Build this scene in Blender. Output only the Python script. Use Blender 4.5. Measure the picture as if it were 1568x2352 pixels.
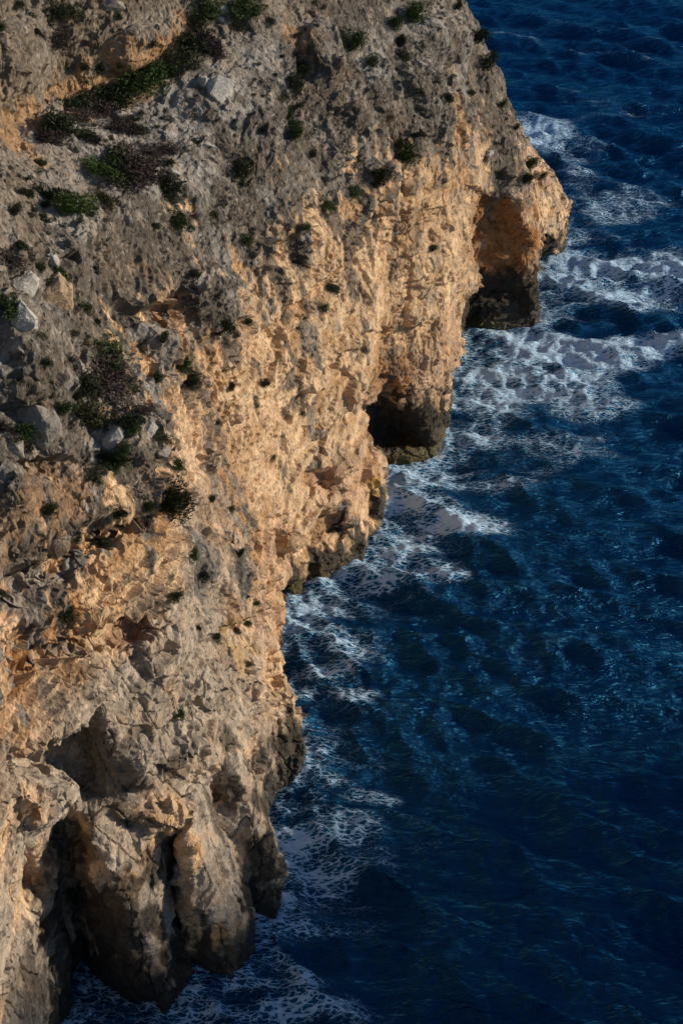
import bpy, bmesh, math, random, time   # a limestone sea cliff
import numpy as np
T0 = time.time()
def tick(s): print('[%.1fs] %s' % (time.time() - T0, s))
for o in list(bpy.data.objects): bpy.data.objects.remove(o, do_unlink=True)
scn = bpy.context.scene
C = scn.collection
R = math.radians

# ------------------------------------------------------------------ camera
CAM_H, PITCH, FOVY = 100.0, R(33), R(34)
cam = bpy.data.cameras.new('camera'); cam_o = bpy.data.objects.new('camera', cam); C.objects.link(cam_o)
cam.sensor_fit = 'VERTICAL'; cam.angle = FOVY; cam.sensor_height = 36
cam.lens = 18 / math.tan(FOVY / 2)
cam.clip_start = 0.5; cam.clip_end = 60000
cam_o.location = (0, 0, CAM_H); cam_o.rotation_euler = (R(90) - PITCH, 0, 0)
scn.camera = cam_o

# ------------------------------------------------------------------ sky, sun, exposure
SUN_EL, SUN_AZ = R(14), R(79)          # azimuth clockwise from +Y (the view direction); 90 = to the right, over the open sea
w = bpy.data.worlds.new('World'); scn.world = w; w.use_nodes = True
nt = w.node_tree; nt.nodes.clear()
sky = nt.nodes.new('ShaderNodeTexSky'); sky.sky_type = 'NISHITA'; sky.sun_disc = False
sky.sun_elevation = SUN_EL; sky.sun_rotation = SUN_AZ; sky.altitude = 50; sky.dust_density = .1; sky.ozone_density = 2.2
bg = nt.nodes.new('ShaderNodeBackground'); bg.inputs['Strength'].default_value = 0.092
wo = nt.nodes.new('ShaderNodeOutputWorld')
nt.links.new(sky.outputs[0], bg.inputs[0]); nt.links.new(bg.outputs[0], wo.inputs[0])
sun = bpy.data.lights.new('sun', 'SUN'); sun_o = bpy.data.objects.new('sun', sun); C.objects.link(sun_o)
sun.energy = 4.9; sun.angle = R(3.5); sun.color = (1.0, 0.83, 0.62)
sd = np.array([math.sin(SUN_AZ) * math.cos(SUN_EL), math.cos(SUN_AZ) * math.cos(SUN_EL), math.sin(SUN_EL)])
from mathutils import Vector
sun_o.rotation_euler = Vector(sd).to_track_quat('Z', 'Y').to_euler(); sun_o.location = Vector(sd * 300)
vs = scn.view_settings; vs.view_transform = 'Standard'; vs.look = 'None'; vs.exposure = -0.08; vs.gamma = 1.0; vs.use_curve_mapping = False

# ------------------------------------------------------------------ survey helpers: sight lines from the camera station
FPX = 1176 / math.tan(FOVY / 2)         # focal length in survey units (photo 1568 x 2352)
CP, SP = math.cos(PITCH), math.sin(PITCH)
def at_Y(px, py, Y):                    # point on sight line (px,py) at forward distance Y
    dy = (1176 - py) / FPX; t = Y / (CP + dy * SP)
    return np.array([t * (px - 784) / FPX, Y, CAM_H + t * (-SP + dy * CP)])
def at_z(px, py, z=0.0):
    dy = (1176 - py) / FPX; t = (z - CAM_H) / (-SP + dy * CP)
    return np.array([t * (px - 784) / FPX, t * (CP + dy * SP), z])
def x_of(px, Y, z): return (px - 784) / FPX * (Y * CP + (CAM_H - z) * SP)
def project(P):
    q = P - np.array([0, 0, CAM_H], P.dtype); d = q[:, 1] * CP - q[:, 2] * SP; v = q[:, 1] * SP + q[:, 2] * CP
    return 784 + FPX * q[:, 0] / d, 1176 - FPX * v / d, d

# ------------------------------------------------------------------ noise
from concurrent.futures import ThreadPoolExecutor
_pool = ThreadPoolExecutor(4)
def chunked(fn):
    def run(P, *a, **k):
        P = np.ascontiguousarray(P, np.float32)
        if len(P) < 60000: return fn(P, *a, **k)
        r = list(_pool.map(lambda q: fn(q, *a, **k), [P[i:i + 24000] for i in range(0, len(P), 24000)]))
        return tuple(np.concatenate(z_) for z_ in zip(*r)) if isinstance(r[0], tuple) else np.concatenate(r)
    return run
_rs = np.random.default_rng(77)
_G = np.array([[1,1,0],[-1,1,0],[1,-1,0],[-1,-1,0],[1,0,1],[-1,0,1],[1,0,-1],[-1,0,-1],[0,1,1],[0,-1,1],[0,1,-1],[0,-1,-1],[1,1,0],[-1,1,0],[0,-1,1],[0,-1,-1]], np.float32)
_LG = _G[_rs.integers(0, 16, 64 ** 3)]                                        # lattice gradients
_LP = _rs.random((64 ** 3, 3)).astype(np.float32)                             # lattice jitter
_LR = _rs.random((64 ** 3, 3)).astype(np.float32)                             # lattice values
def _ix(i, a, b, c): return (((i[:, 0] + a) & 63) << 12) | (((i[:, 1] + b) & 63) << 6) | ((i[:, 2] + c) & 63)
def _perlin(P, seed=0):
    P = P + np.float32((seed * 17.313) % 61); i = np.floor(P).astype(np.int32); f = P - i; u = f * f * f * (f * (f * 6 - 15) + 10); i = i + np.array([seed * 7, seed * 13, seed * 29], np.int32)
    out = np.zeros(len(P), np.float32)
    for a in (0, 1):
        wa = u[:, 0] if a else 1 - u[:, 0]
        for b in (0, 1):
            wb = wa * (u[:, 1] if b else 1 - u[:, 1])
            for c in (0, 1):
                g = _LG[_ix(i, a, b, c)]
                out += wb * (u[:, 2] if c else 1 - u[:, 2]) * (g[:, 0] * (f[:, 0] - a) + g[:, 1] * (f[:, 1] - b) + g[:, 2] * (f[:, 2] - c))
    return out
perlin = chunked(_perlin)
@chunked
def fbm(P, n=4, seed=0, gain=.5, lac=2.03):
    o = 0; a = 1.0
    for k in range(n): o = o + a * _perlin(P * np.float32(lac ** k), seed + k); a *= gain
    return o
@chunked
def worley(P, seed=0, jit=.9):
    """distances to and numbers of the two nearest cells"""
    P = P + np.float32((seed * 17.313) % 61); i = np.floor(P).astype(np.int32); m_ = len(P)
    F1 = np.full(m_, 9e9, np.float32); F2 = F1.copy(); H = np.zeros(m_, np.int32); H2 = H.copy()
    for a in (-1, 0, 1):
        for b in (-1, 0, 1):
            for c in (-1, 0, 1):
                j = _ix(i, a, b, c); dv = P - (i + np.array([a, b, c], np.float32) + np.float32(.5 - .5 * jit) + np.float32(jit) * _LP[j]); d = np.einsum('ij,ij->i', dv, dv)
                m = d < F1; m2 = d < F2; H2 = np.where(m, H, np.where(m2, j, H2)); F2 = np.where(m, F1, np.minimum(F2, d)); F1 = np.where(m, d, F1); H = np.where(m, j, H)
    return np.sqrt(F1), np.sqrt(F2), H, H2
def sstep(a, b, x): t = np.clip((x - a) / (b - a), 0, 1); return t * t * (3 - 2 * t)

# ------------------------------------------------------------------ rock material
def nodes(m): m.use_nodes = True; t = m.node_tree; return t, t.nodes['Principled BSDF'], t.nodes.new, t.links.new
def make_rock(name, attr=True, base=(.4, .38, .35)):
    m = bpy.data.materials.new(name); t, b, N, L = nodes(m)
    geo = N('ShaderNodeNewGeometry')
    def noise(sc_, det, ro=.6):
        q = N('ShaderNodeTexNoise'); q.inputs['Scale'].default_value = sc_; q.inputs['Detail'].default_value = det; q.inputs['Roughness'].default_value = ro; L(geo.outputs['Position'], q.inputs['Vector']); return q
    n1 = noise(5.5, 6, .65); n2 = noise(1.7, 5); mr = N('ShaderNodeMapRange'); mr.inputs[1].default_value = .3; mr.inputs[2].default_value = .7; mr.inputs[3].default_value = .60; mr.inputs[4].default_value = 1.40
    L(n1.outputs['Fac'], mr.inputs[0])
    mul = N('ShaderNodeVectorMath'); mul.operation = 'SCALE'; L(mr.outputs[0], mul.inputs['Scale'])
    if attr:
        ca = N('ShaderNodeAttribute'); ca.attribute_name = 'stone'; L(ca.outputs['Color'], mul.inputs[0])
    else:
        mx = N('ShaderNodeMix'); mx.data_type = 'RGBA'; L(n2.outputs['Fac'], mx.inputs[0]); mx.inputs[6].default_value = (*[c * .7 for c in base], 1); mx.inputs[7].default_value = (*[min(1, c * 1.25) for c in base], 1); L(mx.outputs[2], mul.inputs[0])
    L(mul.outputs[0], b.inputs['Base Color'])
    bp = N('ShaderNodeBump'); bp.inputs['Strength'].default_value = .8; bp.inputs['Distance'].default_value = .22; ad = N('ShaderNodeMath'); ad.operation = 'MULTIPLY_ADD'; ad.inputs[1].default_value = .45
    L(n1.outputs['Fac'], ad.inputs[0]); L(n2.outputs['Fac'], ad.inputs[2]); L(ad.outputs[0], bp.inputs['Height']); L(bp.outputs[0], b.inputs['Normal'])
    b.inputs['Roughness'].default_value = .9; b.inputs['Specular IOR Level'].default_value = .25
    mp = N('ShaderNodeMapping'); mp.inputs['Scale'].default_value = (.35, .35, 2.6); L(geo.outputs['Position'], mp.inputs['Vector']); ns = N('ShaderNodeTexNoise'); ns.inputs['Scale'].default_value = 1.0; ns.inputs['Detail'].default_value = 5; ns.inputs['Roughness'].default_value = .65; ns.inputs['Distortion'].default_value = .5; L(mp.outputs[0], ns.inputs['Vector'])
    ad2 = N('ShaderNodeMath'); ad2.operation = 'MULTIPLY_ADD'; ad2.inputs[1].default_value = 1.1; L(ns.outputs['Fac'], ad2.inputs[0]); L(ad.outputs[0], ad2.inputs[2]); L(ad2.outputs[0], bp.inputs['Height'])
    if attr:
        wa = N('ShaderNodeAttribute'); wa.attribute_name = 'wet'; m2 = N('ShaderNodeMapRange'); m2.inputs[3].default_value = .92; m2.inputs[4].default_value = .45; L(wa.outputs['Fac'], m2.inputs[0]); L(m2.outputs[0], b.inputs['Roughness'])
    return m
ROCK = make_rock('limestone')
# ------------------------------------------------------------------ the cliff: cross-sections (forward distance : height, sight-line column)
SL = {
 56: '-4,-300 0,-300 20,-330 30,-340 40,-380 50,-470 56,-600 66,-900',
 70: '-4,-20 0,-30 10,-60 20,-60 30,-80 36,-120 44,-220 50,-340 56,-500 66,-800',
 78: '-4,80 0,70 8,40 14,20 22,40 30,50 36,10 42,-70 48,-180 54,-330 60,-520 70,-800',
 84: '-4,150 0,140 4,112 8,82 14,40 18,52 22,120 27,165 30,160 36,110 42,30 46,-60 51,-180 56,-340 62,-600 70,-800',
 87: '-4,192 0,188 5,165 9,132 14,120 18,120 22,170 28,230 34,190 40,110 44,30 48,-50 52,-150 57,-320 64,-600 72,-800',
 89.5: '-4,300 0,290 8,290 14,290 22,290 28,290 34,240 40,160 44,70 48,-10 52,-110 57,-300 64,-600 72,-800',
 93: '-4,390 0,385 8,385 14,395 22,395 30,350 36,305 40,265 43,185 46,105 50,20 54,-90 58,-260 64,-500 72,-800',
 98: '-4,500 0,490 6,475 12,468 18,460 24,435 30,410 36,388 39,372 41,320 44,205 47,125 50,70 54,-20 57,-140 62,-350 72,-800',
 106:'-4,600 0,590 8,570 13,530 20,480 28,432 34,402 38,376 40,335 43,262 46,215 50,160 53,95 56,15 59,-100 64,-300 72,-700',
 114:'-4,640 0,630 8,612 12,590 20,520 26,470 32,425 37,385 41,330 44,275 47,215 50,130 53,40 56,-60 62,-200 72,-600',
 124:'-4,630 0,627 8,615 14,588 20,552 26,505 32,465 38,420 43,350 47,280 50,190 52,80 53.5,10 60,-70 72,-400',
 129:'-4,640 0,640 4,633 8,625 14,604 20,588 26,568 32,545 37,508 41,462 45,400 48,325 50,240 52,115 53.5,35 60,-40 72,-300',
 135:'-4,642 0,640 5,633 10,633 20,640 28,612 34,588 38,550 42,500 46,428 49,328 51,200 52,110 56,60 62,0 72,-200',
 140:'-4,705 0,700 3,700 7,682 12,690 20,680 30,662 36,640 40,600 43,540 46,470 48.5,380 50,280 51,180 56,118 61,55 72,-150',
 146:'-4,825 0,822 3,820 8,795 14,775 20,765 30,738 36,712 40,682 44,642 48,560 50,470 52,360 57,270 62,190 72,-50',
 152:'-4,848 0,845 4,838 10,836 20,830 30,818 37,790 41,742 45,690 50,600 53,480 58,390 64,300 72,100',
 158:'-4,882 0,876 3,862 8,848 14,852 20,862 26,872 33,885 38,880 43,850 47,780 51,690 56,590 62,480 72,250',
 163:'-4,868 0,862 4,855 10,860 20,880 28,895 33,905 38,900 43,872 47,810 52,700 58,600 64,500 72,300',
 165.6:'-4,1000 0,985 4,978 10,962 18,945 26,945 33,945 37,935 42,905 47,850 52,770 58,680 64,560 72,380',
 171:'-4,1026 0,1022 5,1026 10,1030 16,1030 22,1035 30,1030 36,1010 41,985 46,930 52,860 58,780 64,680 72,500',
 179:'-4,1034 0,1028 5,1030 10,1036 16,1042 22,1055 30,1062 36,1050 41,1020 46,980 52,920 58,850 64,760 72,600',
 186:'-4,1036 0,1032 4,1062 8,1050 14,1052 20,1072 26,1085 32,1082 38,1055 44,1010 50,955 58,870 66,780 72,700',
 192:'-4,1060 0,1056 5,1054 10,1058 16,1066 20,1090 26,1105 32,1100 38,1066 44,1020 50,970 58,890 66,800 72,740',
 198:'-4,1075 0,1070 6,1075 10,1085 15,1105 20,1140 25,1150 30,1132 35,1098 40,1058 46,1010 54,940 62,860 72,760',
 200.6:'-4,1244 0,1240 3,1240 6,1226 9,1232 13,1234 18,1222 22,1200 26,1178 30,1148 35,1108 40,1068 46,1016 54,945 62,870 72,770',
 206:'-4,1232 0,1228 6,1228 10,1236 15,1226 20,1202 25,1172 30,1140 35,1100 40,1060 46,1010 54,940 62,860 72,760',
 213:'-4,1225 0,1222 5,1228 8,1240 13,1235 18,1205 24,1163 30,1120 36,1078 42,1035 50,980 60,900 72,780',
 219:'-4,1262 0,1262 3,1275 5,1298 9,1284 13,1254 20,1190 26,1143 32,1098 38,1055 46,1000 56,925 72,790',
 223:'-4,1290 0,1294 3,1306 6,1300 11,1262 20,1184 27,1133 32,1098 37,1063 45,1010 56,930 72,800',
 230:'-4,1270 0,1270 4,1280 10,1240 18,1175 26,1120 34,1062 44,1000 56,920 72,800',
 242:'-4,1200 0,1200 6,1190 14,1140 22,1085 32,1015 44,940 72,780',
 262:'-4,1050 0,1050 10,1020 20,970 35,900 72,720',
}
def pchip(xk, yk, x):
    """monotone cubic; yk may be (n,m)"""
    xk = np.asarray(xk, float); yk = np.asarray(yk, float); yk2 = yk if yk.ndim == 2 else yk[:, None]
    h = np.diff(xk)[:, None]; dl = np.diff(yk2, axis=0) / h; d = np.zeros_like(yk2)
    w1 = 2 * h[1:] + h[:-1]; w2 = h[1:] + 2 * h[:-1]; s = dl[:-1] * dl[1:] > 0
    with np.errstate(divide='ignore', invalid='ignore'): hm = (w1 + w2) / (w1 / dl[:-1] + w2 / dl[1:])
    d[1:-1] = np.where(s, hm, 0); d[0] = dl[0]; d[-1] = dl[-1]
    i = np.clip(np.searchsorted(xk, x) - 1, 0, len(xk) - 2); t = ((x - xk[i]) / h[i, 0])[:, None]; hh = h[i]
    r = (2*t**3 - 3*t**2 + 1) * yk2[i] + (t**3 - 2*t**2 + t) * hh * d[i] + (-2*t**3 + 3*t**2) * yk2[i+1] + (t**3 - t**2) * hh * d[i+1]
    return r if yk.ndim == 2 else r[:, 0]
ZG = np.arange(-5, 80.01, .5)
YK = np.array(sorted(SL), float); XT = []
for Y in YK:
    k = SL[int(Y) if Y in SL and Y == int(Y) else Y]; zs, ps = zip(*[tuple(map(float, q.split(','))) for q in k.split()])
    zs = list(zs) + [85.0]; ps = list(ps) + [ps[-1] - 400]
    XT.append(pchip(zs, [x_of(p, Y, z) for z, p in zip(zs, ps)], ZG))
XT = np.array(XT)

# sampling grid: cells grow with distance so that near and far rock are equally finely cut
HS = 0.0043
ys = [60.0]
while ys[-1] < 262: ys.append(ys[-1] + HS * math.hypot(ys[-1], 72) * 1.0)
ys = np.array(ys); sc = HS * np.hypot(ys, 72)
A = np.arange(int(-.33 / HS), int(.19 / HS)); B = np.arange(0, int(.56 / HS))
Xs = A[:, None] * sc[None, :]                       # (na, ny)
Zs = -3.0 + B[:, None] * sc[None, :]                # (nb, ny)
XY = pchip(YK, XT, ys)                              # (ny, nzg)
phi = np.empty((len(A), len(ys), len(B)), np.float32)
dXy = np.gradient(XY, ys, axis=0); dXz = np.gradient(XY, ZG, axis=1)
for j in range(len(ys)):
    zz = Zs[:, j]; X = np.interp(zz, ZG, XY[j]); g = np.sqrt(1 + np.clip(np.interp(zz, ZG, dXy[j]), -6, 6) ** 2 + np.interp(zz, ZG, dXz[j]) ** 2)
    phi[:, j, :] = (Xs[:, j][:, None] - X[None, :]) / g[None, :]
phi = np.clip(phi, -8, 8)
tick('sections %s' % (phi.shape,))

# buttresses (added) and caves (cut): convex solids given by their corners
def hull_planes(pts):
    bm = bmesh.new()
    for p in pts: bm.verts.new(p)
    r = bmesh.ops.convex_hull(bm, input=bm.verts); bm.normal_update()
    c = np.mean(pts, 0); N = []; D = []
    for f in bm.faces:
        n = np.array(f.normal); d = float(np.dot(n, f.verts[0].co))
        if np.dot(n, c) > d: n, d = -n, -d
        N.append(n); D.append(d)
    bm.free(); return np.array(N), np.array(D)
def solid(pts, cut=False, k=.5, rough=.5, seed=3):
    pts = np.array(pts, float); lo = pts.min(0) - 2.5; hi = pts.max(0) + 2.5
    j0, j1 = np.searchsorted(ys, [lo[1], hi[1]]); j1 = min(j1 + 1, len(ys))
    if j1 <= j0: return
    smin = sc[j0:j1]
    a0 = int(np.clip(np.floor(min(lo[0] / smin.min(), lo[0] / smin.max())) - A[0], 0, len(A))); a1 = int(np.clip(np.ceil(max(hi[0] / smin.min(), hi[0] / smin.max())) - A[0] + 1, 0, len(A)))
    b0 = int(np.clip(np.floor((lo[2] + 3) / smin.max()), 0, len(B))); b1 = int(np.clip(np.ceil((hi[2] + 3) / smin.min()) + 1, 0, len(B)))
    if a1 <= a0 or b1 <= b0: return
    jj = np.arange(j0, j1)
    gxx = np.broadcast_to(Xs[a0:a1, jj][:, :, None], (a1 - a0, len(jj), b1 - b0)); gyy = np.broadcast_to(ys[jj][None, :, None], gxx.shape); gzz = np.broadcast_to(Zs[b0:b1, jj].T[None], gxx.shape)
    P = np.stack([gxx, gyy, gzz], -1).reshape(-1, 3).astype(np.float32)
    N, D = hull_planes(pts); P1 = P
    if rough: P = P + rough * .6 * np.stack([perlin(P * .28, seed), perlin(P * .28, seed + 1), perlin(P * .28, seed + 2)], 1) + (.55 if cut else .12) * np.stack([np.abs(perlin(P1 * .7, seed + 3)), np.abs(perlin(P1 * .7, seed + 4)), np.abs(perlin(P1 * .7, seed + 5))], 1) * 2
    d = np.full(len(P), -99, np.float32)
    for n, dd in zip(N, D): d = np.maximum(d, P @ n.astype(np.float32) - np.float32(dd))
    d = d.reshape(gxx.shape); s = phi[a0:a1, j0:j1, b0:b1]
    if cut: s[...] = np.maximum(s, -d)
    else:
        h = np.clip(.5 + .5 * (d - s) / k, 0, 1); s[...] = d * (1 - h) + s * h - k * h * (1 - h)
def PY(*L): return [at_Y(*q) for q in L]

def pz(px, Y, z): return np.array([x_of(px, Y, z), Y, z])
_fX = lambda Y, z: np.interp(z, ZG, XY[min(len(ys) - 1, max(0, int(np.searchsorted(ys, Y))))])
def hit(px, py):                        # first point of the smooth cliff on a sight line
    Y = np.arange(64, 258, .25); dy = (1176 - py) / FPX; t = Y / (CP + dy * SP); x = t * (px - 784) / FPX; z = CAM_H + t * (-SP + dy * CP)
    j = np.clip(np.searchsorted(ys, Y), 0, len(ys) - 1); k = np.clip(((z - ZG[0]) / .5).astype(int), 0, len(ZG) - 1)
    ins = (x < XY[j, k]) & (z > -4); i = int(np.argmax(ins)) if ins.any() else len(Y) - 1
    n = np.array([1, -np.clip(dXy[j[i], k[i]], -3, 3), -np.clip(dXz[j[i], k[i]], -3, 3)]); 
    return np.array([x[i], Y[i], z[i]]), n / np.linalg.norm(n)
CAMP = np.array([0, 0, CAM_H])
def face_solid(poly, out, deep, cut=False, rough=.5, seed=3, taper=.85, up=None):
    H = [hit(*q) for q in poly]; n = np.mean([h[1] for h in H], 0); v = CAMP - np.mean([h[0] for h in H], 0); v /= np.linalg.norm(v)
    d = n * .7 + v * .3; d /= np.linalg.norm(d)
    if up is not None: d = d + np.array([0, 0, up]); d /= np.linalg.norm(d)
    c = np.mean([h[0] for h in H], 0); pts = []
    for h, _ in H:
        f = c + (h - c) * (1 if cut else taper)
        pts.append(f + d * (2.5 if cut else out)); pts.append(c + (h - c) * (taper if cut else 1) - d * deep)
        if not cut: pts.append(h + d * out * .45)
    solid(pts, cut, rough=rough, seed=seed)
CUTS = [   # alcoves and notches: outline on the face, depth
 ([(0,1739),(84,1702),(174,1652),(207,1616),(241,1607),(255,1655),(262,1708),(284,1778),(280,1831),(230,1853),(190,1814),(120,1800)], 3.6),
 ([(31,1733),(92,1714),(98,1764),(31,1778)], 1.6),
 ([(48,1907),(92,1957),(114,2055),(36,2044)], 3.0),
 ([(840,905),(929,895),(924,985),(985,978),(1003,1030),(857,1070),(836,978)], 4.5),
 ([(1075,660),(1230,640),(1236,725),(1060,745)], 1.6),
 ([(1100,480),(1180,490),(1222,570),(1215,640),(1090,650),(1075,560)], .5),
 ([(1240,572),(1310,560),(1310,600),(1235,604)], 4.0),
 ([(715,1157),(811,1161),(812,1219),(708,1270),(668,1250),(691,1202)], 2.0),
 ([(634,1215),(658,1265),(640,1272),(628,1268)], 2.5),
 ([(630,1310),(684,1335),(676,1400),(640,1425)], 3.0),
 ([(620,1500),(640,1470),(642,1450),(632,1560)], 1.5),
 ([(1002,160),(1050,162),(1057,205),(1030,222)], 1.8),
 ([(822,285),(860,282),(862,318),(840,332)], 1.6),
 ([(360,697),(437,634),(440,752),(415,802),(360,762)], 1.5),
 ([(700,1075),(765,1065),(790,1100),(770,1130),(705,1135)], 1.6),
 ([(0,1255),(120,1225),(250,1180),(380,1165),(330,1215),(180,1300),(0,1345)], 1.3),
 ([(0,1450),(120,1400),(250,1390),(330,1440),(200,1480),(60,1530),(0,1540)], 1.3),
 ([(240,1420),(330,1405),(385,1440),(330,1470),(260,1465)], 1.4),
 ([(0,300),(60,255),(140,215),(260,195),(370,130),(470,50),(480,80),(380,150),(270,215),(140,240),(60,290)], 1.0),
 ([(540,1640),(565,1625),(600,1700),(585,1740)], 2.0),
 ([(430,700),(560,560),(640,500),(600,620),(470,770)], .6),
]
BLOCKS = [ # projecting blocks, ribs and flakes: outline on the face, projection, depth
 ([(1062,528),(1090,660),(1086,672),(1042,672),(1038,600)], 1.6, 2),
 ([(252,985),(330,960),(385,1040),(380,1062),(300,1075),(255,1060)], 2.0, 3),
 ([(440,650),(520,620),(565,690),(560,750),(490,785),(440,770)], 1.1, 2),
 ([(672,548),(722,538),(732,585),(690,596)], 1.1, 2),
 ([(692,60),(745,50),(777,120),(760,190),(715,170),(690,110)], 2.0, 3),
 ([(945,50),(1000,35),(1058,70),(1062,120),(1010,140),(950,110)], 2.2, 3),
 ([(910,150),(960,140),(1027,270),(1020,310),(960,250)], 1.6, 3),
 ([(512,1470),(545,1468),(560,1570),(535,1582),(518,1540)], 1.1, 2),
 ([(550,1460),(580,1462),(590,1545),(562,1560)], 1.1, 2),
 ([(560,1580),(590,1575),(600,1620),(578,1640)], 1.0, 2),
 ([(448,1545),(516,1525),(520,1575),(470,1618),(455,1590)], 1.0, 2),
 ([(150,1490),(215,1480),(225,1580),(178,1592),(150,1530)], .9, 2),
 ([(205,1480),(240,1490),(250,1560),(228,1560)], .8, 2),
 ([(310,1460),(390,1440),(395,1500),(340,1525)], .9, 2),
 ([(40,1810),(143,1780),(145,1805),(120,1850),(50,1880)], 1.6, 2),
 ([(285,1860),(360,1830),(430,1860),(400,1900),(330,1905)], 1.6, 2),
 ([(310,1700),(430,1680),(445,1760),(400,1790),(310,1810),(290,1760)], 1.0, 2),
 ([(420,1230),(470,1210),(520,1290),(500,1370),(450,1330)], 1.2, 2),
 ([(520,1240),(590,1250),(620,1330),(570,1370),(530,1330)], 1.4, 2),
 ([(560,1290),(615,1310),(620,1350),(570,1370)], 1.2, 2),
 ([(640,1225),(690,1170),(740,1120),(745,1150),(700,1190),(665,1255),(650,1262)], 1.3, 2),
 ([(0,700),(90,740),(115,850),(60,910),(0,900)], 2.2, 3),
 ([(0,1080),(60,1075),(100,1150),(40,1190),(0,1180)], 1.4, 2),
 ([(370,700),(400,690),(420,760),(390,800)], .8, 2),
 ([(310,770),(390,780),(400,840),(350,850)], 1.2, 2),
 ([(100,500),(230,470),(255,560),(235,680),(120,600)], 1.2, 3),
 ([(860,380),(905,370),(920,430),(880,500)], 1.2, 2),
 ([(1150,430),(1200,450),(1235,560),(1210,560),(1160,480)], 1.0, 2),
 ([(230,120),(330,60),(400,80),(300,160)], 1.4, 3),
 ([(0,60),(90,20),(110,110),(60,200),(0,230)], 1.6, 3),
 ([(835,150),(880,130),(915,200),(890,280),(850,220)], 1.4, 2),
]
for i, (q, dp) in enumerate(CUTS): face_solid(q, 0, dp, True, seed=20 + i, rough=.6)
for i, (q, ot, dp) in enumerate(BLOCKS): face_solid(q, ot, dp, False, seed=60 + i, rough=.5)
# the sea cave between the pillars
solid([pz(196, 86.5, -4), pz(330, 86, -4), pz(330, 87, 4), pz(124, 87.2, 19.5), pz(165, 87, 18.5), pz(135, 87, 10), pz(195, 90.5, -4), pz(330, 89.5, -4), pz(130, 94, 17), pz(240, 92, 12), pz(235, 83, -4), pz(310, 83, -4), pz(230, 84, 12), pz(150, 84.5, 18)], True, rough=.8, seed=11)
FINS = [   # each is a prow: an edge towards the sea, a lit flank to its right and a shaded one running back to the left
 [(210,87,17.2),(260,86.6,14.2),(288,86.3,12.2),(306,86,10),(333,85.6,5),(378,85,-1),(385,85,-4),(335,90,14),(365,89.5,7.5),(400,88.5,3.5),(428,87.2,-1),(432,87.5,-4),(215,89.2,-4),(200,90,4),(165,91,12),(150,92,17),(330,96,18),(150,96,18),(420,96,-4),(210,96,-4)],
 [(425,89,8.6),(435,88.9,5.9),(480,88.8,4.5),(525,88.6,1.7),(564,88.4,-.5),(567,88.4,-4),(475,91,9.6),(500,91.2,7.4),(530,91,4.8),(572,90.5,3),(580,90.5,-4),(405,91.5,8),(418,91,3),(432,90.4,-4),(440,90.5,13),(425,91,14),(450,97,-4),(600,96,-4),(450,97,14),(540,95,7)],
 [(500,98,9),(465,96.5,6.4),(480,96,4.6),(525,95.5,2.2),(545,95,-.5),(575,94.3,-1),(580,94.3,-4),(632,94.5,0),(643,96,5.2),(592,97.5,8),(547,98.8,9.6),(525,99.8,12.2),(643,96,-4),(490,100,8),(510,99,0),(520,99,-4),(520,104,12),(530,103,-3),(640,104,-4),(560,104,10)],
 [(545,105,-4),(612,105,-4),(618,108,-4),(610,105.3,0),(616,106,3),(590,106.5,6.5),(560,106,11),(540,105,11),(530,105,6),(545,105,1),(540,112,-4),(640,112,-4),(540,112,12),(600,112,9)],
 [(545,112,10.4),(570,110.8,8),(594,110,5.6),(606,109.5,2.5),(620,109.2,-1),(622,109.2,-4),(668,109.3,-4),(712,113.5,-4),(668,109.4,.5),(708,112.5,2),(698,113,4.5),(681,113.5,7),(659,114,9.5),(620,115,11),(560,117,9),(585,115,2),(600,114,-4),(600,120,-4),(655,119,-4),(600,120,12),(560,120,13)],
]
for i, f in enumerate(FINS): solid([pz(*q) for q in f], False, k=.15, rough=.3, seed=120 + 3 * i)
# dark tip at the foot of the middle wall, nose of the second buttress
solid([pz(846, 156, -3), pz(880, 158, -3), pz(876, 158.5, 1.5), pz(866, 158, 4), pz(850, 157, 6), pz(860, 163, -3), pz(850, 162, 6)], False, k=.3, seed=150)
solid([pz(1030, 186, 2.2), pz(1050, 187, 2.6), pz(1068, 188, 4.2), pz(1062, 188, 6.2), pz(1040, 186, 7), pz(1020, 190, 3), pz(1020, 190, 7)], False, k=.3, seed=155)
tick('solids')

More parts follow.
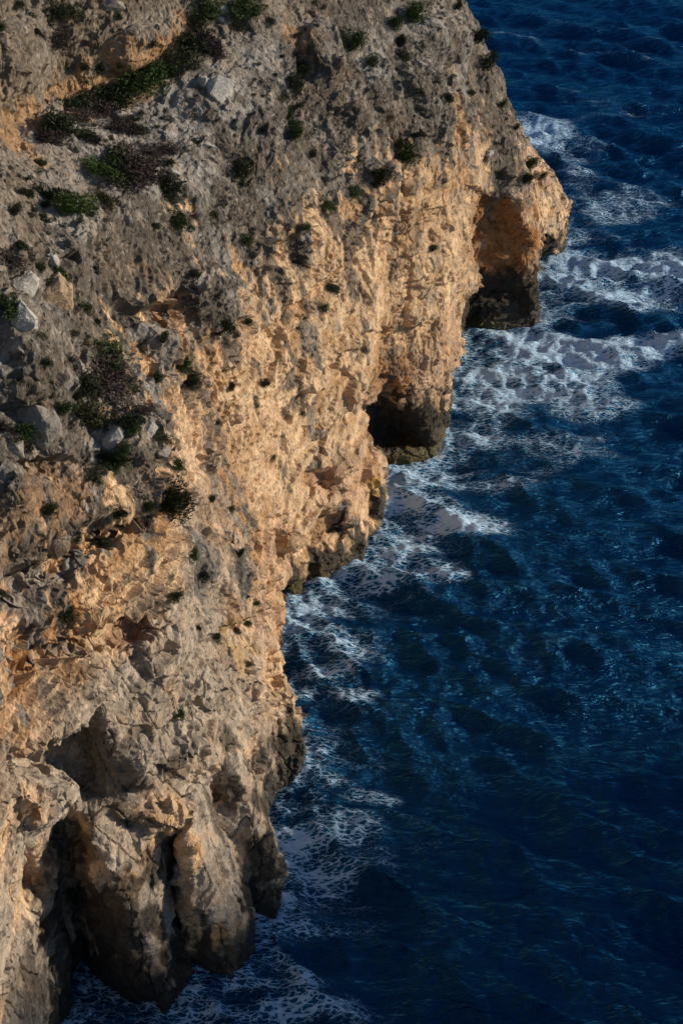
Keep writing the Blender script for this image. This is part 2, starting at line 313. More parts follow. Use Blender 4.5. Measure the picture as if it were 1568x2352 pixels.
# ------------------------------------------------------------------ skin of the solid (surface nets)
def surface_nets(phi):
    nx, ny, nz = phi.shape; s = phi < 0
    c = [s[a:nx-1+a, b:ny-1+b, d:nz-1+d] for a in (0,1) for b in (0,1) for d in (0,1)]
    cnt = sum(q.astype(np.uint8) for q in c); act = (cnt > 0) & (cnt < 8)
    idx = np.full(act.shape, -1, np.int32); I = np.argwhere(act); idx[act] = np.arange(len(I))
    acc = np.zeros((len(I), 3)); num = np.zeros(len(I))
    def v(o): return phi[I[:, 0] + o[0], I[:, 1] + o[1], I[:, 2] + o[2]].astype(float)
    cr = [(a, b, d) for a in (0,1) for b in (0,1) for d in (0,1)]
    for o in cr:
        for ax in range(3):
            if o[ax]: continue
            q = list(o); q[ax] = 1; f0 = v(o); f1 = v(q); m = (f0 < 0) != (f1 < 0)
            t = np.where(m, f0 / np.where(m, f0 - f1, 1), 0); p = np.array(o, float)[None].repeat(len(I), 0); p[:, ax] += t
            acc += np.where(m[:, None], p, 0); num += m
    V = I + acc / num[:, None]
    F = []
    for ax in range(3):
        sl0 = [slice(1, -1)] * 3; sl1 = [slice(1, -1)] * 3; sl0[ax] = slice(0, -1); sl1[ax] = slice(1, None)
        a_ = s[tuple(sl0)]; b_ = s[tuple(sl1)]; E = np.argwhere(a_ != b_); flip = a_[a_ != b_]
        off = np.ones(3, int); off[ax] = 0; E = E + off
        u_, w_ = [k for k in range(3) if k != ax]
        def cell(du, dw):
            q = E.copy(); q[:, u_] -= du; q[:, w_] -= dw; return idx[q[:, 0], q[:, 1], q[:, 2]]
        Q = np.stack([cell(1, 1), cell(0, 1), cell(0, 0), cell(1, 0)], 1)
        if ax == 1: flip = ~flip
        Q[~flip] = Q[~flip][:, ::-1]; F.append(Q)
    return V, np.concatenate(F)
V, F = surface_nets(phi)
jj = V[:, 1]; sj = np.interp(jj, np.arange(len(ys)), sc)
W = np.stack([(A[0] + V[:, 0]) * sj, np.interp(jj, np.arange(len(ys)), ys), -3.0 + V[:, 2] * sj], 1)
F = F[(F >= 0).all(1)]
tick('nets %d verts %d quads' % (len(W), len(F)))
def new_mesh(name, V, F):
    me = bpy.data.meshes.new(name); n = F.shape[1]
    me.vertices.add(len(V)); me.vertices.foreach_set('co', np.ascontiguousarray(V, np.float32).ravel())
    me.loops.add(F.size); me.loops.foreach_set('vertex_index', np.ascontiguousarray(F, np.int32).ravel())
    me.polygons.add(len(F)); me.polygons.foreach_set('loop_start', np.arange(0, F.size, n, dtype=np.int32))
    me.update(calc_edges=True); me.validate(); return me
me0 = new_mesh('coarse', W, F); o0 = bpy.data.objects.new('coarse', me0); C.objects.link(o0)
md = o0.modifiers.new('s', 'SUBSURF'); md.levels = 2; md.render_levels = 2
dg = bpy.context.evaluated_depsgraph_get(); ev = o0.evaluated_get(dg); me = bpy.data.meshes.new_from_object(ev)
bpy.data.objects.remove(o0, do_unlink=True); bpy.data.meshes.remove(me0)
n = len(me.vertices); P0 = np.empty(n * 3, np.float32); me.vertices.foreach_get('co', P0); P0 = P0.reshape(-1, 3)
N0 = np.empty(n * 3, np.float32); me.vertices.foreach_get('normal', N0); N0 = N0.reshape(-1, 3)
tick('subdivided %d' % n)
# ------------------------------------------------------------------ weathering: joint-bounded facets, bedding, cracks, pits
P = P0.copy(); Np = N0
BR = np.interp(P[:, 1], [80, 85, 98, 106, 114, 124, 129, 140, 152, 165, 180, 200, 223, 260], [40, 41, 40, 39, 42, 43, 42, 39.5, 39, 39, 35, 27, 18, 16]).astype(np.float32)
x, y, z = P.T
warp = np.stack([fbm(P * .12, 2, 1), fbm(P * .12, 2, 5), fbm(P * .12, 2, 9)], 1) * 1.3
Q = P + warp; tick('warp')
lowz = fbm(P * np.array([.05, .05, .09], np.float32), 2, 31)                     # patchiness
upper = sstep(-3, 4, z - BR + 3 * lowz)                                          # weathered top slopes
near = (1 - sstep(104, 122, y)) * (1 - sstep(28, 36, z))                         # massive lower rock near the viewer
sheet = sstep(163, 168, y) * (1 - sstep(-6, 2, z - BR))                          # smooth sheeted walls further off
sound = sstep(132, 138, y) * (1 - sstep(160, 165, y)) * (1 - sstep(16, 30, z - .5 * (y - 140)))   # sound pale rock low on the middle wall
rub = np.clip(1 - near - .8 * sheet, 0, 1) * (1 - .6 * upper) * (1 - .7 * sound)
rubp = sstep(-.25, .3, fbm(P * np.array([.11, .11, .2], np.float32), 2, 35))     # rubbly beds among sound ones
fade = sstep(-2.5, -1, z)
# bedding: each bed stands out at its lower lip and leans back above it
zb = z + 1.3 * perlin(P * np.array([.06, .06, .02], np.float32), 41) + .015 * (y - 130); o = np.zeros_like(z)
def beds(hb, seed, jump):
    t = zb / hb + .7 * perlin(np.stack([o + .5, y * .01, zb * .45 / hb], 1), seed); k = np.floor(t); t = t - k
    am = _LR[(k.astype(int) * 911 + seed) % 4096, 0] * sstep(-.45, .35, perlin(np.stack([x * .05, y * .07, k * 3.7], 1), seed + 1))
    return am * np.where(t < jump, t / jump, (1 - t) / (1 - jump))
bedw = (1 - .8 * upper) * (1 - .6 * sheet)
h = fbm(P * .14, 2, 51) * (.65 + .6 * upper - .4 * near) * (1 - .4 * sheet)
P = P + Np * (h * fade)[:, None]
def facets(P, Np, q, seed, flat, offs, crack, cw, cl=.6, bev=.14, tilt=.6):
    """break the surface into flat-faced pieces: each cell is pressed towards its own mean plane, shifted a little, with bevelled edges and open joints"""
    F1, F2, H, H2 = worley(q, seed); u_, inv = np.unique(np.concatenate([H, H2]), return_inverse=True); m_ = len(H); i1, i2 = inv[:m_], inv[m_:]; K = len(u_)
    k = np.maximum(np.bincount(i1, minlength=K), 1e-3)
    c = np.stack([np.bincount(i1, P[:, i], K) / k for i in range(3)], 1).astype(np.float32); nc = np.stack([np.bincount(i1, Np[:, i], K) / k for i in range(3)], 1).astype(np.float32)
    coh = np.linalg.norm(nc, axis=1); up_c = np.bincount(i1, upper, K) / k; ru_c = np.bincount(i1, rub, K) / k; nc = nc + (tilt * (1 - .55 * up_c - (.5 * ru_c if tilt > .5 else 0)))[:, None].astype(np.float32) * (_LR[(u_ * 7 + 3) % 64 ** 3] - .5); nc /= np.linalg.norm(nc, axis=1)[:, None] + 1e-6
    rr_ = _LR[u_][:, 0] - .5; ok = sstep(.72, .93, coh) * (k > 12)
    def to_plane(i): nn = nc[i]; return (np.clip(np.einsum('ij,ij->i', c[i] - P, nn) / np.maximum(np.einsum('ij,ij->i', Np, nn), .5), -cl, cl) * flat + rr_[i] * offs) * ok[i]
    e = F2 - F1; t = .5 * (1 - sstep(0, bev, e)); h = to_plane(i1) * (1 - t) + to_plane(i2) * t - (1 - sstep(0, cw, e)) * crack
    return P + Np * (h * fade)[:, None], _LR[H]
S = lambda *v: np.array(v, np.float32)
tall = np.stack([1 + .1 * near, 1 + .1 * near, 1 - .45 * near], 1).astype(np.float32)
P, r = facets(P, Np, Q * S(1 / 5.8, 1 / 6.6, 1 / 4.6) * tall, 3, .95 - .4 * upper - .2 * sheet - .45 * near, .9 * (1 - .5 * upper - .5 * sheet - .2 * near - .45 * rub), .30 * (.2 + .5 * near), .03, 1.0, .045, .55); id1 = r[:, 1]; tick('facets 1')
h = beds(5.2, 43, .06) * 1.5 * bedw * (1 - .5 * near) + beds(1.9, 47, .10) * .75 * bedw * (1 - .3 * near) + beds(.8, 49, .15) * .28 * bedw * rub; P = P + Np * (h * fade)[:, None]
# brows that run along the beds and steps that run down the face, surveyed one by one
def line3(pl):
    q = []
    for (a0, b0), (a1, b1) in zip(pl[:-1], pl[1:]):
        for t in np.linspace(0, 1, 5)[:-1]: q.append(hit(a0 + (a1 - a0) * t, b0 + (b1 - b0) * t)[0])
    q.append(hit(*pl[-1])[0]); return np.array(q)
def brow(pl, out, up_, back, down):
    global P
    q = line3(pl); q = q[np.argsort(q[:, 1])]; j = np.nonzero((P0[:, 1] > q[0, 1] - .5) & (P0[:, 1] < q[-1, 1] + .5))[0]; p = P0[j]
    zl = np.interp(p[:, 1], q[:, 1], q[:, 2]) + .35 * jit[j]; xl = np.interp(p[:, 1], q[:, 1], q[:, 0]); d = p[:, 2] - zl; L_ = q[-1, 1] - q[0, 1]
    w_ = sstep(0, min(2, L_ * .2), p[:, 1] - q[0, 1]) * sstep(0, min(2, L_ * .2), q[-1, 1] - p[:, 1]) * (np.abs(p[:, 0] - xl) < 6) * (.65 + .7 * jit2[j])
    h_ = np.where(d > 0, out * (1 - sstep(0, up_, d)), -back * (1 - sstep(0, down, -d))) ; P[j] += Np[j] * (h_ * w_)[:, None]
def step(pl, amt, width, groove=.0):
    global P
    q = line3(pl); q = q[np.argsort(q[:, 2])]; j = np.nonzero((P0[:, 2] > q[0, 2] - .3) & (P0[:, 2] < q[-1, 2] + .3) & (np.abs(P0[:, 1] - q[:, 1].mean()) < 14))[0]; p = P0[j]
    yl = np.interp(p[:, 2], q[:, 2], q[:, 1]) + .3 * jit[j]; xl = np.interp(p[:, 2], q[:, 2], q[:, 0]); tx = np.interp(p[:, 2], q[:, 2], q[:, 0]); d = p[:, 1] - yl; e = np.hypot(d, p[:, 0] - tx) * np.sign(d + 1e-6)
    L_ = q[-1, 2] - q[0, 2]; w_ = sstep(0, min(2, L_ * .2), p[:, 2] - q[0, 2]) * sstep(0, min(2, L_ * .2), q[-1, 2] - p[:, 2])
    h_ = np.where(e > 0, -amt * (1 - sstep(0, width, e)), amt * .5 * (1 - sstep(0, width, -e))) - groove * np.exp(-(e / .28) ** 2); P[j] += Np[j] * (h_ * w_)[:, None]
jit = fbm(P0 * .7, 2, 81); jit2 = sstep(-.5, .5, perlin(P0 * .35, 85))
BROWS = [([(0,1742),(84,1702),(174,1652),(207,1616),(290,1590),(385,1545)],.7,3,.7,2.5),([(0,1345),(130,1290),(250,1215),(330,1185),(405,1165)],.6,3,.9,3),([(0,1555),(60,1530),(150,1480),(250,1425),(330,1400),(395,1375)],.6,3,.9,3),
 ([(440,1480),(500,1440),(560,1420),(612,1395)],.6,2.5,.7,2.5),([(600,1010),(670,911),(771,805),(850,738)],.5,3,.7,3),([(560,1230),(588,1208),(680,1090),(742,997),(800,920)],.5,3,.7,3),([(240,662),(310,717),(365,687),(440,627)],.5,3,.9,3),([(435,752),(500,782),(560,697)],.4,2.5,.6,2),
 ([(560,900),(640,780),(720,660),(800,560),(870,470)],.5,3,.7,3),([(460,1080),(540,960),(600,870)],.5,3,.6,2.5),([(872,743),(950,748),(1025,738)],.5,2.5,.5,2),([(880,560),(960,520),(1040,470)],.4,3,.4,2),([(240,1848),(280,1873),(320,1893),(360,1883),(400,1858)],.6,2,.9,2),([(320,1753),(450,1723)],.5,1.5,.5,1.2),([(350,1800),(440,1765)],.5,1.5,.5,1.2),
 ([(640,560),(700,470),(780,400),(850,340)],.6,3,.6,2.5),([(420,1620),(480,1580),(540,1560)],.4,2,.5,1.5),([(0,930),(60,915),(110,870)],.6,2,1,2),([(0,1060),(80,1050),(180,1040),(250,1075)],.5,2,.9,2),([(0,650),(60,640),(110,700)],.5,2,.8,2),([(700,330),(760,260),(830,230)],.5,2,.6,2),([(900,340),(960,300),(1030,330)],.6,2,.7,2),([(1060,420),(1110,440),(1180,470)],.5,2.5,.8,2.5)]
STEPS = [([(250,650),(245,780),(270,880)],.8,3,.2),([(640,1180),(632,1290),(640,1400)],.7,2.5,.2),([(390,1440),(400,1520),(440,1600),(480,1660)],.6,2.5,.25),([(300,1500),(330,1600),(350,1680)],.4,2,.3),([(690,70),(680,200),(650,330)],.9,3,.3),([(870,250),(905,330),(880,470)],.8,3,.3),
 ([(560,330),(550,450),(530,560)],.4,2,.2),([(760,90),(790,200),(790,330)],.7,3,.3),([(1040,130),(1060,260),(1075,400)],.6,3,.2),([(700,560),(690,700),(640,860)],.6,3,.2),([(820,560),(810,720),(770,900)],.5,3,.2),([(600,560),(580,700),(560,860)],.5,2.5,.2),([(480,900),(500,1040),(530,1180)],.6,2.5,.2),([(430,1180),(470,1300),(500,1420)],.6,2.5,.25),
 ([(140,1390),(160,1500),(180,1600)],.5,2,.3),([(60,1400),(80,1500),(100,1600)],.4,2,.25),([(420,1640),(440,1740),(480,1850)],.5,2,.3),([(330,1640),(350,1740),(380,1830)],.4,2,.25),([(380,1900),(420,1990),(450,2060)],.5,2,.3),([(990,540),(1000,640),(985,720)],.3,2,.2),([(930,620),(940,720),(925,800)],.4,2,.2),([(720,1000),(705,1080),(690,1160)],.5,2,.2),([(780,980),(790,1070),(800,1160)],.5,2,.2)]
for b_ in BROWS: brow(b_[0], b_[1] * 1.3, b_[2], b_[3] * 1.5, b_[4])
for b_ in STEPS: step(b_[0], b_[1] * 1.2, b_[2], b_[3] * 1.3)
tick('brows')
P, r = facets(P, Np, (Q + 4) * S(1 / 1.9, 1 / 2.4, 1 / 1.1) * tall, 8, .95 - .4 * upper, .30 + .25 * rub * rubp - .1 * sheet, .04 + .08 * rub * rubp + .06 * near, .05, .5, .06, .34); id2 = r[:, 1]
P, r = facets(P, Np, (Q + .3 * warp) * S(1 / .9, 1 / 1.1, 1 / .5), 14, .9 * np.clip(rub + .8 * near + .5 * upper + .7 * sheet, 0, 1), .06 + .16 * rub * rubp + .05 * upper, .0, .1, .25, .1, .36); id3 = r[:, 2]
tick('facets 3')
h = np.zeros_like(z)
cw_ = .07 + .05 * rub + .03 * near - .01 * upper - .03 * sheet
def crease(f1, f2, f3, seed): q = Q * S(f1, f2, f3); return np.abs(perlin(q, seed)) + .5 * np.abs(perlin(q * 2.1 + .2 * warp, seed + 1)) - .3
dq = Q @ np.array([[.8, 0, .6], [0, 1, 0], [-.6, 0, .8]], np.float32)
h += cw_ * (1.5 * crease(.75, .75, .17, 57) + 1.15 * crease(.22, .22, 1.0, 60) * (1 - .4 * upper) + 1.0 * (np.abs(perlin(dq * S(.3, .3, .9), 65)) - .2))
h += fbm(Q * S(.75, .75, .6), 2, 57, .55) * (.02 + .04 * rub + .04 * upper)
h += perlin(P0 * S(.9, .9, .13) + warp * .3, 63) * .12 * (1 - .6 * rub)
h += fbm(P0 * 2.1, 2, 67, .6) * (.03 + .04 * rub + .03 * upper)
rdg = 1 - np.abs(perlin(Q * S(.5, .5, .2), 71)) * 2; h -= sstep(.92, 1, rdg) * .3 * (.4 + .6 * near + .4 * sheet)
rdg = 1 - np.abs(perlin(Q * S(.22, .22, 1.1), 73)) * 2; h -= sstep(.86, 1, rdg) * .22 * rub
pit = sstep(.28, .5, perlin(P0 * 1.7, 77)); h -= pit * .16 * (.05 + .35 * upper + .5 * rub)
P = P + Np * (h * fade)[:, None]
tick('displaced')
# ------------------------------------------------------------------ what the rock is made of: bare limestone, grey patina, rust, tidal crust; plus shade painted into near clefts
tp = np.stack(project(P.astype(np.float64)), 1)
def spot_hit(px, py):                   # nearest rock on a sight line
    m = np.abs(tp[:, 0] - px) + np.abs(tp[:, 1] - py) < 7; i = np.nonzero(m)[0]
    if not len(i): m = np.abs(tp[:, 0] - px) + np.abs(tp[:, 1] - py) < 25; i = np.nonzero(m)[0]
    if not len(i): return None
    i = i[tp[i, 2] < tp[i, 2].min() + 1.0]; return i
_yo = np.argsort(P[:, 1]); _ysrt = P[_yo, 1]; _wob = fbm(P * .45, 3, 91)
def spots(L, nz=.9):
    w_ = np.zeros(n, np.float32)
    for px, py, rx, rz, s in L:         # centre on the face, half-width and half-height in metres, strength
        i = spot_hit(px, py)
        if i is None: continue
        c = P[i].mean(0); j = _yo[np.searchsorted(_ysrt, c[1] - 2.2 * rx):np.searchsorted(_ysrt, c[1] + 2.2 * rx)]; q = P[j]
        d = np.sqrt(((q[:, 0] - c[0]) ** 2 + (q[:, 1] - c[1]) ** 2) / rx ** 2 + ((q[:, 2] - c[2]) / rz) ** 2)
        w_[j] = np.maximum(w_[j], s * (1 - sstep(.55, 1.15, d + nz * _wob[j])))
    return w_
x, y, z = P.T
def col(*c): return np.array(c, np.float32)
def mixc(a, b, t): return a + (b - a) * np.asarray(t, np.float32)[:, None]
n1 = fbm(P * .09, 3, 101); n2 = fbm(P * .5, 3, 105); n3 = fbm(P * np.array([1.6, 1.6, 1.1], np.float32), 2, 109)
stk = fbm(np.stack([x * .55, y * .55, z * .05], 1), 3, 113, .62)                     # vertical water streaks
CREAM, TAN, PINK, PALE = col(.62, .44, .28), col(.45, .30, .18), col(.53, .37, .26), col(.37, .318, .268)
a = np.broadcast_to(CREAM, (n, 3)); a = mixc(a, TAN, sstep(-.12, .22, n1 + .4 * n2 + .45 * (id1 - .5) + .2 * n3))
a = mixc(a, PINK, .8 * sstep(.0, .5, lowz + .3 * n2)); a = mixc(a, PALE, np.clip(near * 1.05 * sstep(-.5, .15, n1 + .3 * n2 + .25), 0, 1))
a = mixc(a, PALE * .92, .55 * sheet * sstep(-.2, .4, n2 + stk))
a = a * (1 + .42 * (id2 - .5) + .22 * (id3 - .5))[:, None]
a = mixc(a, col(.66, .49, .33), .8 * spots([(400,720,3,4,1),(620,720,5,5,.9),(700,640,5,4,.9),(640,860,6,5,.9),(720,900,6,6,1),(620,1040,5,5,.9),(720,1000,6,6,1),(760,800,5,6,.9),(800,640,5,5,.9),(690,1180,5,4,.9),(440,1010,4,3,.9),(740,370,4,4,.9),(760,330,4,3,.8),(560,640,3,4,.8),(850,760,5,6,.8),(300,1330,4,3,.6),(380,1290,3,3,.8),(590,1110,4,4,.8),(560,970,4,4,.7)]))
OCHRE, RUST = col(.40, .215, .085), col(.29, .125, .038)
rn = sstep(.18, .38, .2 * n3 + fbm(P * np.array([.22, .22, .5], np.float32), 3, 121) + .25 * stk + .18 * (id2 - .5)); a = mixc(a, OCHRE, .42 * rn * (1 - .5 * near))
a = mixc(a, OCHRE, .68 * spots([(40,262,4,1.8,1),(120,210,4,1.5,1),(230,190,6,1.8,1),(320,140,6,1.8,1),(390,105,4,1.5,1),(15,310,3,4,1),(5,400,3,4,.8),(60,1190,7,2.5,1),(150,1130,4,2,1),(140,1085,2.5,1.5,1),(0,1290,6,3,.7),(250,1250,6,2,.6),
   (390,730,3,4,.5),(330,660,3,4,.7),(270,690,2.5,5,.8),(690,90,2,3,1),(850,300,3,2.5,.9),(430,660,1.5,2,1),(1060,300,4,7,.5),(1000,420,6,4,.5),(500,2140,1.3,1.3,1),(460,1930,1,1,.6),(365,1880,1.5,1.5,.6),(300,2035,1,1.6,.8),(90,1870,.6,1.2,.8),(545,1400,1.5,2.5,.7),(620,1340,1,3,.8),(330,1200,4,1.5,.7)]))
a = mixc(a, RUST, .75 * spots([(1110,490,6,3.5,1.2),(1150,560,8,6,1.15),(1210,600,3,4,.8),(1100,590,4,4,.7),(880,860,4,2.5,.9),(920,880,2,3,.8),(115,1480,3,1.8,.9),(180,1470,2.5,1.5,.6),(290,1420,3,1.6,.6),(60,1500,5,2,.6),(1160,620,7,2.5,.8),(835,300,1.2,1.5,.7),(1030,190,2,2.5,.4),(740,1105,3,2,.35),(870,1080,1.2,3,.7)]))
a = mixc(a, col(.55, .36, .09), .9 * spots([(1012,985,1.4,3.5,1),(1005,1030,1,2,1),(862,1120,.8,2.5,.7),(545,1490,1.5,3,.35),(575,1480,1.5,3,.35)]))
GREY, GREYL = col(.080, .077, .074), col(.29, .288, .285)
zr = z - BR
wall_p = sstep(.14, .30, fbm(P * np.array([.17, .17, .1], np.float32), 3, 131, .6) + .65 * stk - .016 * (BR - z) + .16 * n3) * (1 - near) * (1 - .8 * sheet)
pat = np.maximum(sstep(-.6, 1.0, zr + 10 * stk + 3 * n2 + 2.0), .9 * wall_p)
pat = np.maximum(pat, spots([(330,600,9,4,1),(420,620,6,5,1),(500,690,5,4.5,1),(500,590,4,5,1),(545,540,3,4,1),(580,440,4,5,1),(660,470,1.5,3,.8),(700,570,2.2,3,1),(560,1320,3,4,1),(470,1290,3,4,.9),(440,870,3,3,.7),(500,1000,2.5,3,.7),(1170,330,5,8,1),(1110,160,5,8,1),(980,270,5,6,.9),(940,190,5,6,1),(1200,400,3,4,.8),(720,140,4,6,1),(160,560,7,5,1),(300,500,8,4,1),(60,1130,4,3,.9),(60,820,6,5,1),(100,960,4,3,.9),(520,1160,2,3,.6),(610,560,2.5,3,.6)]))
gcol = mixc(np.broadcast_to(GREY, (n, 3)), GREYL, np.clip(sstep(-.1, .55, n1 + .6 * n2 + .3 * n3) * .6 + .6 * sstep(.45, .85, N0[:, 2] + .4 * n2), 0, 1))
gcol = mixc(gcol, TAN * .55, .38 * sstep(.05, .5, n2 + .4 * stk - .3 * n1))
pat = pat * (1 - .7 * spots([(40,262,3,1.4,.8),(120,210,3.5,1.0,.8),(230,190,6,1.8,1),(320,140,6,1.8,1),(390,105,4,1.5,1),(15,310,3,4,1),(690,90,2,3,1),(60,1190,5,2,.5),(150,1130,3,1.6,.6),(390,730,3,4,1),(1060,300,4,7,.8)]))
gcol = mixc(gcol, col(.155, .125, .095), .6 * sstep(50.5, 53, z + n2)); drape = spots([(330,600,8,4,1),(300,560,6,3,1),(420,610,6,4,1),(500,690,4,4,1),(500,590,4,4.5,1),(545,540,3,4,1),(580,440,4,5,1),(620,400,3,4,1),(660,470,1.5,3,1),(700,570,2,2.5,1),(560,1320,2.5,3.5,.9),(470,1290,2.5,3,.8),(980,270,5,5,1),(940,190,4,5,1),(1170,330,4,7,.9),(1110,160,4,7,.9),(720,140,3,5,1),(160,560,6,4,.8),(200,620,4,4,.9),(440,870,2.5,3,.7),(680,330,3,4,.9),(780,280,3,4,.8),(850,230,3,4,.8),(60,830,5,4,.8),(30,1120,4,3,.8)], .7) * sstep(-.35, .15, stk + .3 * n3)
gcol = mixc(gcol, col(.066, .062, .056), .85 * drape); pat = np.maximum(pat, .95 * drape); a = mixc(a, gcol, .93 * pat)
# pale lichen flecks on the weathered rock
fl = sstep(.30, .48, perlin(P * 3.1, 141) + .25 * n2) * pat; a = mixc(a, col(.40, .39, .37), .5 * fl)
# black tidal crust with drips, shade painted onto near cave and fin flank, olive weed at the very foot
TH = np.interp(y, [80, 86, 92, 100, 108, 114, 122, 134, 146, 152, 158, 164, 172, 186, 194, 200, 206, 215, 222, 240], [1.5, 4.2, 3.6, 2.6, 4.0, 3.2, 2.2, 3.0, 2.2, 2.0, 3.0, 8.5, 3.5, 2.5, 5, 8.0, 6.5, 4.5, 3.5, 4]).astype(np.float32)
tide_shade = 1 - sstep(-.8, 1.0, z - TH - 4.0 * stk - 2.0 * n2 - 1.5 * n1)
tide_shade = np.maximum(tide_shade, .93 * spots([(690,1690,2.2,3.6,1),(680,1760,2.6,4,1),(625,1980,2.0,4.2,1),(625,2070,2,3,1),(500,1880,1.2,3.5,.8),(555,2190,1.6,3,.9),(600,1860,1.5,4,.9),(575,1760,1.2,3,.7),(375,2250,1.6,4,.8),(70,2280,3,3,.6),(525,1820,1.2,2.0,.8),(370,1760,4,.7,.8),(420,1730,3,.7,.7),(400,1780,2,.6,.6),(350,2120,1,1.2,.9),(300,1820,2,2,.5),(225,1720,2.4,5,.55),(230,2130,5,6,1),(290,2180,2.5,4,1),(265,2080,2.2,3.5,.9),(320,2260,2,3,1),(180,2000,3,6,.8),(150,2200,3,4,.9),(530,1700,1.5,2,.8),(880,950,4,4,1),(1150,650,9,2.2,1),(1270,570,4,2,1),(660,1370,2.5,3,.9)]))
a = mixc(a, col(.022, .021, .020), .95 * tide_shade)
weed = (1 - sstep(.6, 1.9, z - .8 * n2)) * sstep(-.2, .3, n1 + .4 * n2 + .25) * (y > 130); a = mixc(a, col(.105, .085, .028), .75 * weed)
a = a * (1 + .30 * n3 + .26 * perlin(P * 3.7, 151) + .22 * perlin(P * 7.1, 153))[:, None]
a = np.clip(a, .008, .8)
rgba = np.ones((n, 4), np.float32); rgba[:, :3] = a
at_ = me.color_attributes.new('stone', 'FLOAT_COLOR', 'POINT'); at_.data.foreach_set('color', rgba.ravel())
at2 = me.attributes.new('wet', 'FLOAT', 'POINT'); at2.data.foreach_set('value', (tide_shade * (1 - sstep(1.5, 4, z))).astype(np.float32))
tick('coloured')
me.vertices.foreach_set('co', P.ravel()); me.update()
me.polygons.foreach_set('use_smooth', np.zeros(len(me.polygons), bool))
me.name = 'cliff'
cliff = bpy.data.objects.new('cliff', me); C.objects.link(cliff); cliff['kind'] = 'structure'; cliff['label'] = 'tall weathered limestone cliff dropping into the sea'
me.materials.clear(); me.materials.append(ROCK)
# ------------------------------------------------------------------ the sea
pyr = np.concatenate([np.linspace(2760, -240, 760)]); dyr = (1176 - pyr) / FPX
Yr = -CAM_H / (-SP + dyr * CP) * (CP + dyr * SP)
Yr = np.concatenate([[20, 40, 55, 64], Yr, Yr[-1] * np.cumprod(np.full(28, 1.22))])
cols = np.concatenate([-np.cumprod(np.full(14, 1.5))[::-1] * 60 - 40, np.linspace(-40, 1900, 440), 1900 + 60 * np.cumprod(np.full(14, 1.5))])
ny_, nx_ = len(Yr), len(cols); dep = Yr * CP + CAM_H * SP
SX = (cols[None, :] - 784) / FPX * dep[:, None]; SY = np.repeat(Yr[:, None], nx_, 1)
sx, sy = SX.ravel(), SY.ravel(); spx, spy, sdp = project(np.stack([sx, sy, sx * 0], 1))
# distance to the rock at the waterline
wl = P[np.abs(P[:, 2]) < .25][:, :2]; g_ = np.unique(np.round(wl / .8).astype(int), axis=0) * .8
dc = np.full(len(sx), 99., np.float32); mm = np.nonzero((sy > 70) & (sy < 270) & (sx > -45) & (sx < 60))[0]
for k in range(0, len(mm), 20000):
    q = mm[k:k + 20000]; lo, hi = sy[q].min() - 16, sy[q].max() + 16; gg = g_[(g_[:, 1] > lo) & (g_[:, 1] < hi)]
    if len(gg): dc[q] = np.sqrt(((sx[q, None] - gg[None, :, 0]) ** 2 + (sy[q, None] - gg[None, :, 1]) ** 2).min(1))
tick('shore distance')
S3 = np.stack([sx, sy, sx * 0], 1).astype(np.float32)
gust = fbm(S3 * .02, 3, 201); fo = np.zeros(len(sx), np.float32); wob = fbm(S3 * .09, 3, 203)
FOAM = [ # patches of surf: column, row, half-width, half-height (survey units), density
 (1230,310,110,50,.75),(1320,330,120,40,.35),(1310,440,70,60,.4),(1400,480,120,50,.42),(1340,600,130,35,.7),(1500,610,150,45,.8),(1300,650,70,50,.75),(1420,680,180,50,.6),(1180,760,140,40,.85),(1300,810,190,40,1.0),(1480,800,150,45,.85),(1240,870,230,50,.8),
 (1130,930,140,60,.55),(1350,930,160,45,.45),(1090,1010,90,50,.6),(1000,1090,150,40,.62),(900,1100,60,35,.9),(960,1170,130,40,.65),(1060,1205,110,28,.85),(920,1250,110,40,.62),(990,1300,90,40,.6),(900,1350,130,40,.5),
 (760,1400,120,50,.62),(690,1440,60,40,.75),(800,1470,140,55,.6),(730,1540,130,55,.6),(780,1600,90,30,.6),(700,1590,60,40,.6),(690,1690,50,40,.35),(740,1720,60,40,.45),
 (760,1790,90,35,.55),(860,1830,90,40,.55),(690,1850,80,35,.6),(680,1930,80,40,.6),(800,1900,110,55,.5),(740,2010,120,55,.52),(650,2060,60,50,.55),(860,2000,120,60,.42),(690,2130,90,50,.6),(620,2200,70,50,.62),(560,2260,120,40,.62),(700,2250,80,40,.6),(500,2330,150,40,.62),(640,2330,120,40,.6),(820,2130,130,50,.42),(780,2300,120,50,.4),
 (230,2310,90,40,.5),(330,2335,80,25,.45),(190,2240,25,30,.8),(150,2330,60,40,.7),(1000,1950,120,60,.28),(1000,2150,150,70,.22),(1150,1500,220,80,.16),(1400,250,200,60,.2),(1150,1100,160,50,.4),(1250,1020,180,50,.35),(1200,80,150,60,.18),(1450,120,200,60,.18)]
for cx, cy, rx, ry, s_ in FOAM:
    d = np.sqrt(((spx - cx) / rx) ** 2 + ((spy - cy) / ry) ** 2); fo = np.maximum(fo, 1.3 * s_ * (1 - sstep(.1, 1.65, d + .55 * wob)))
fo = np.maximum(fo, (.95 - .1 * gust) * np.exp(-dc / 1.6)); fo = np.clip(np.maximum(fo, .46 * np.exp(-dc / 12)), 0, 1)
rng = np.random.default_rng(5); hz = np.zeros(len(sx)); hx = np.zeros(len(sx)); hy = np.zeros(len(sx))
main = math.atan2(-.86, -.5); cell = 3.9 / FPX * np.hypot(sy, CAM_H) * 1.9
amp_mod = np.clip(1 + .9 * gust, .35, 2)
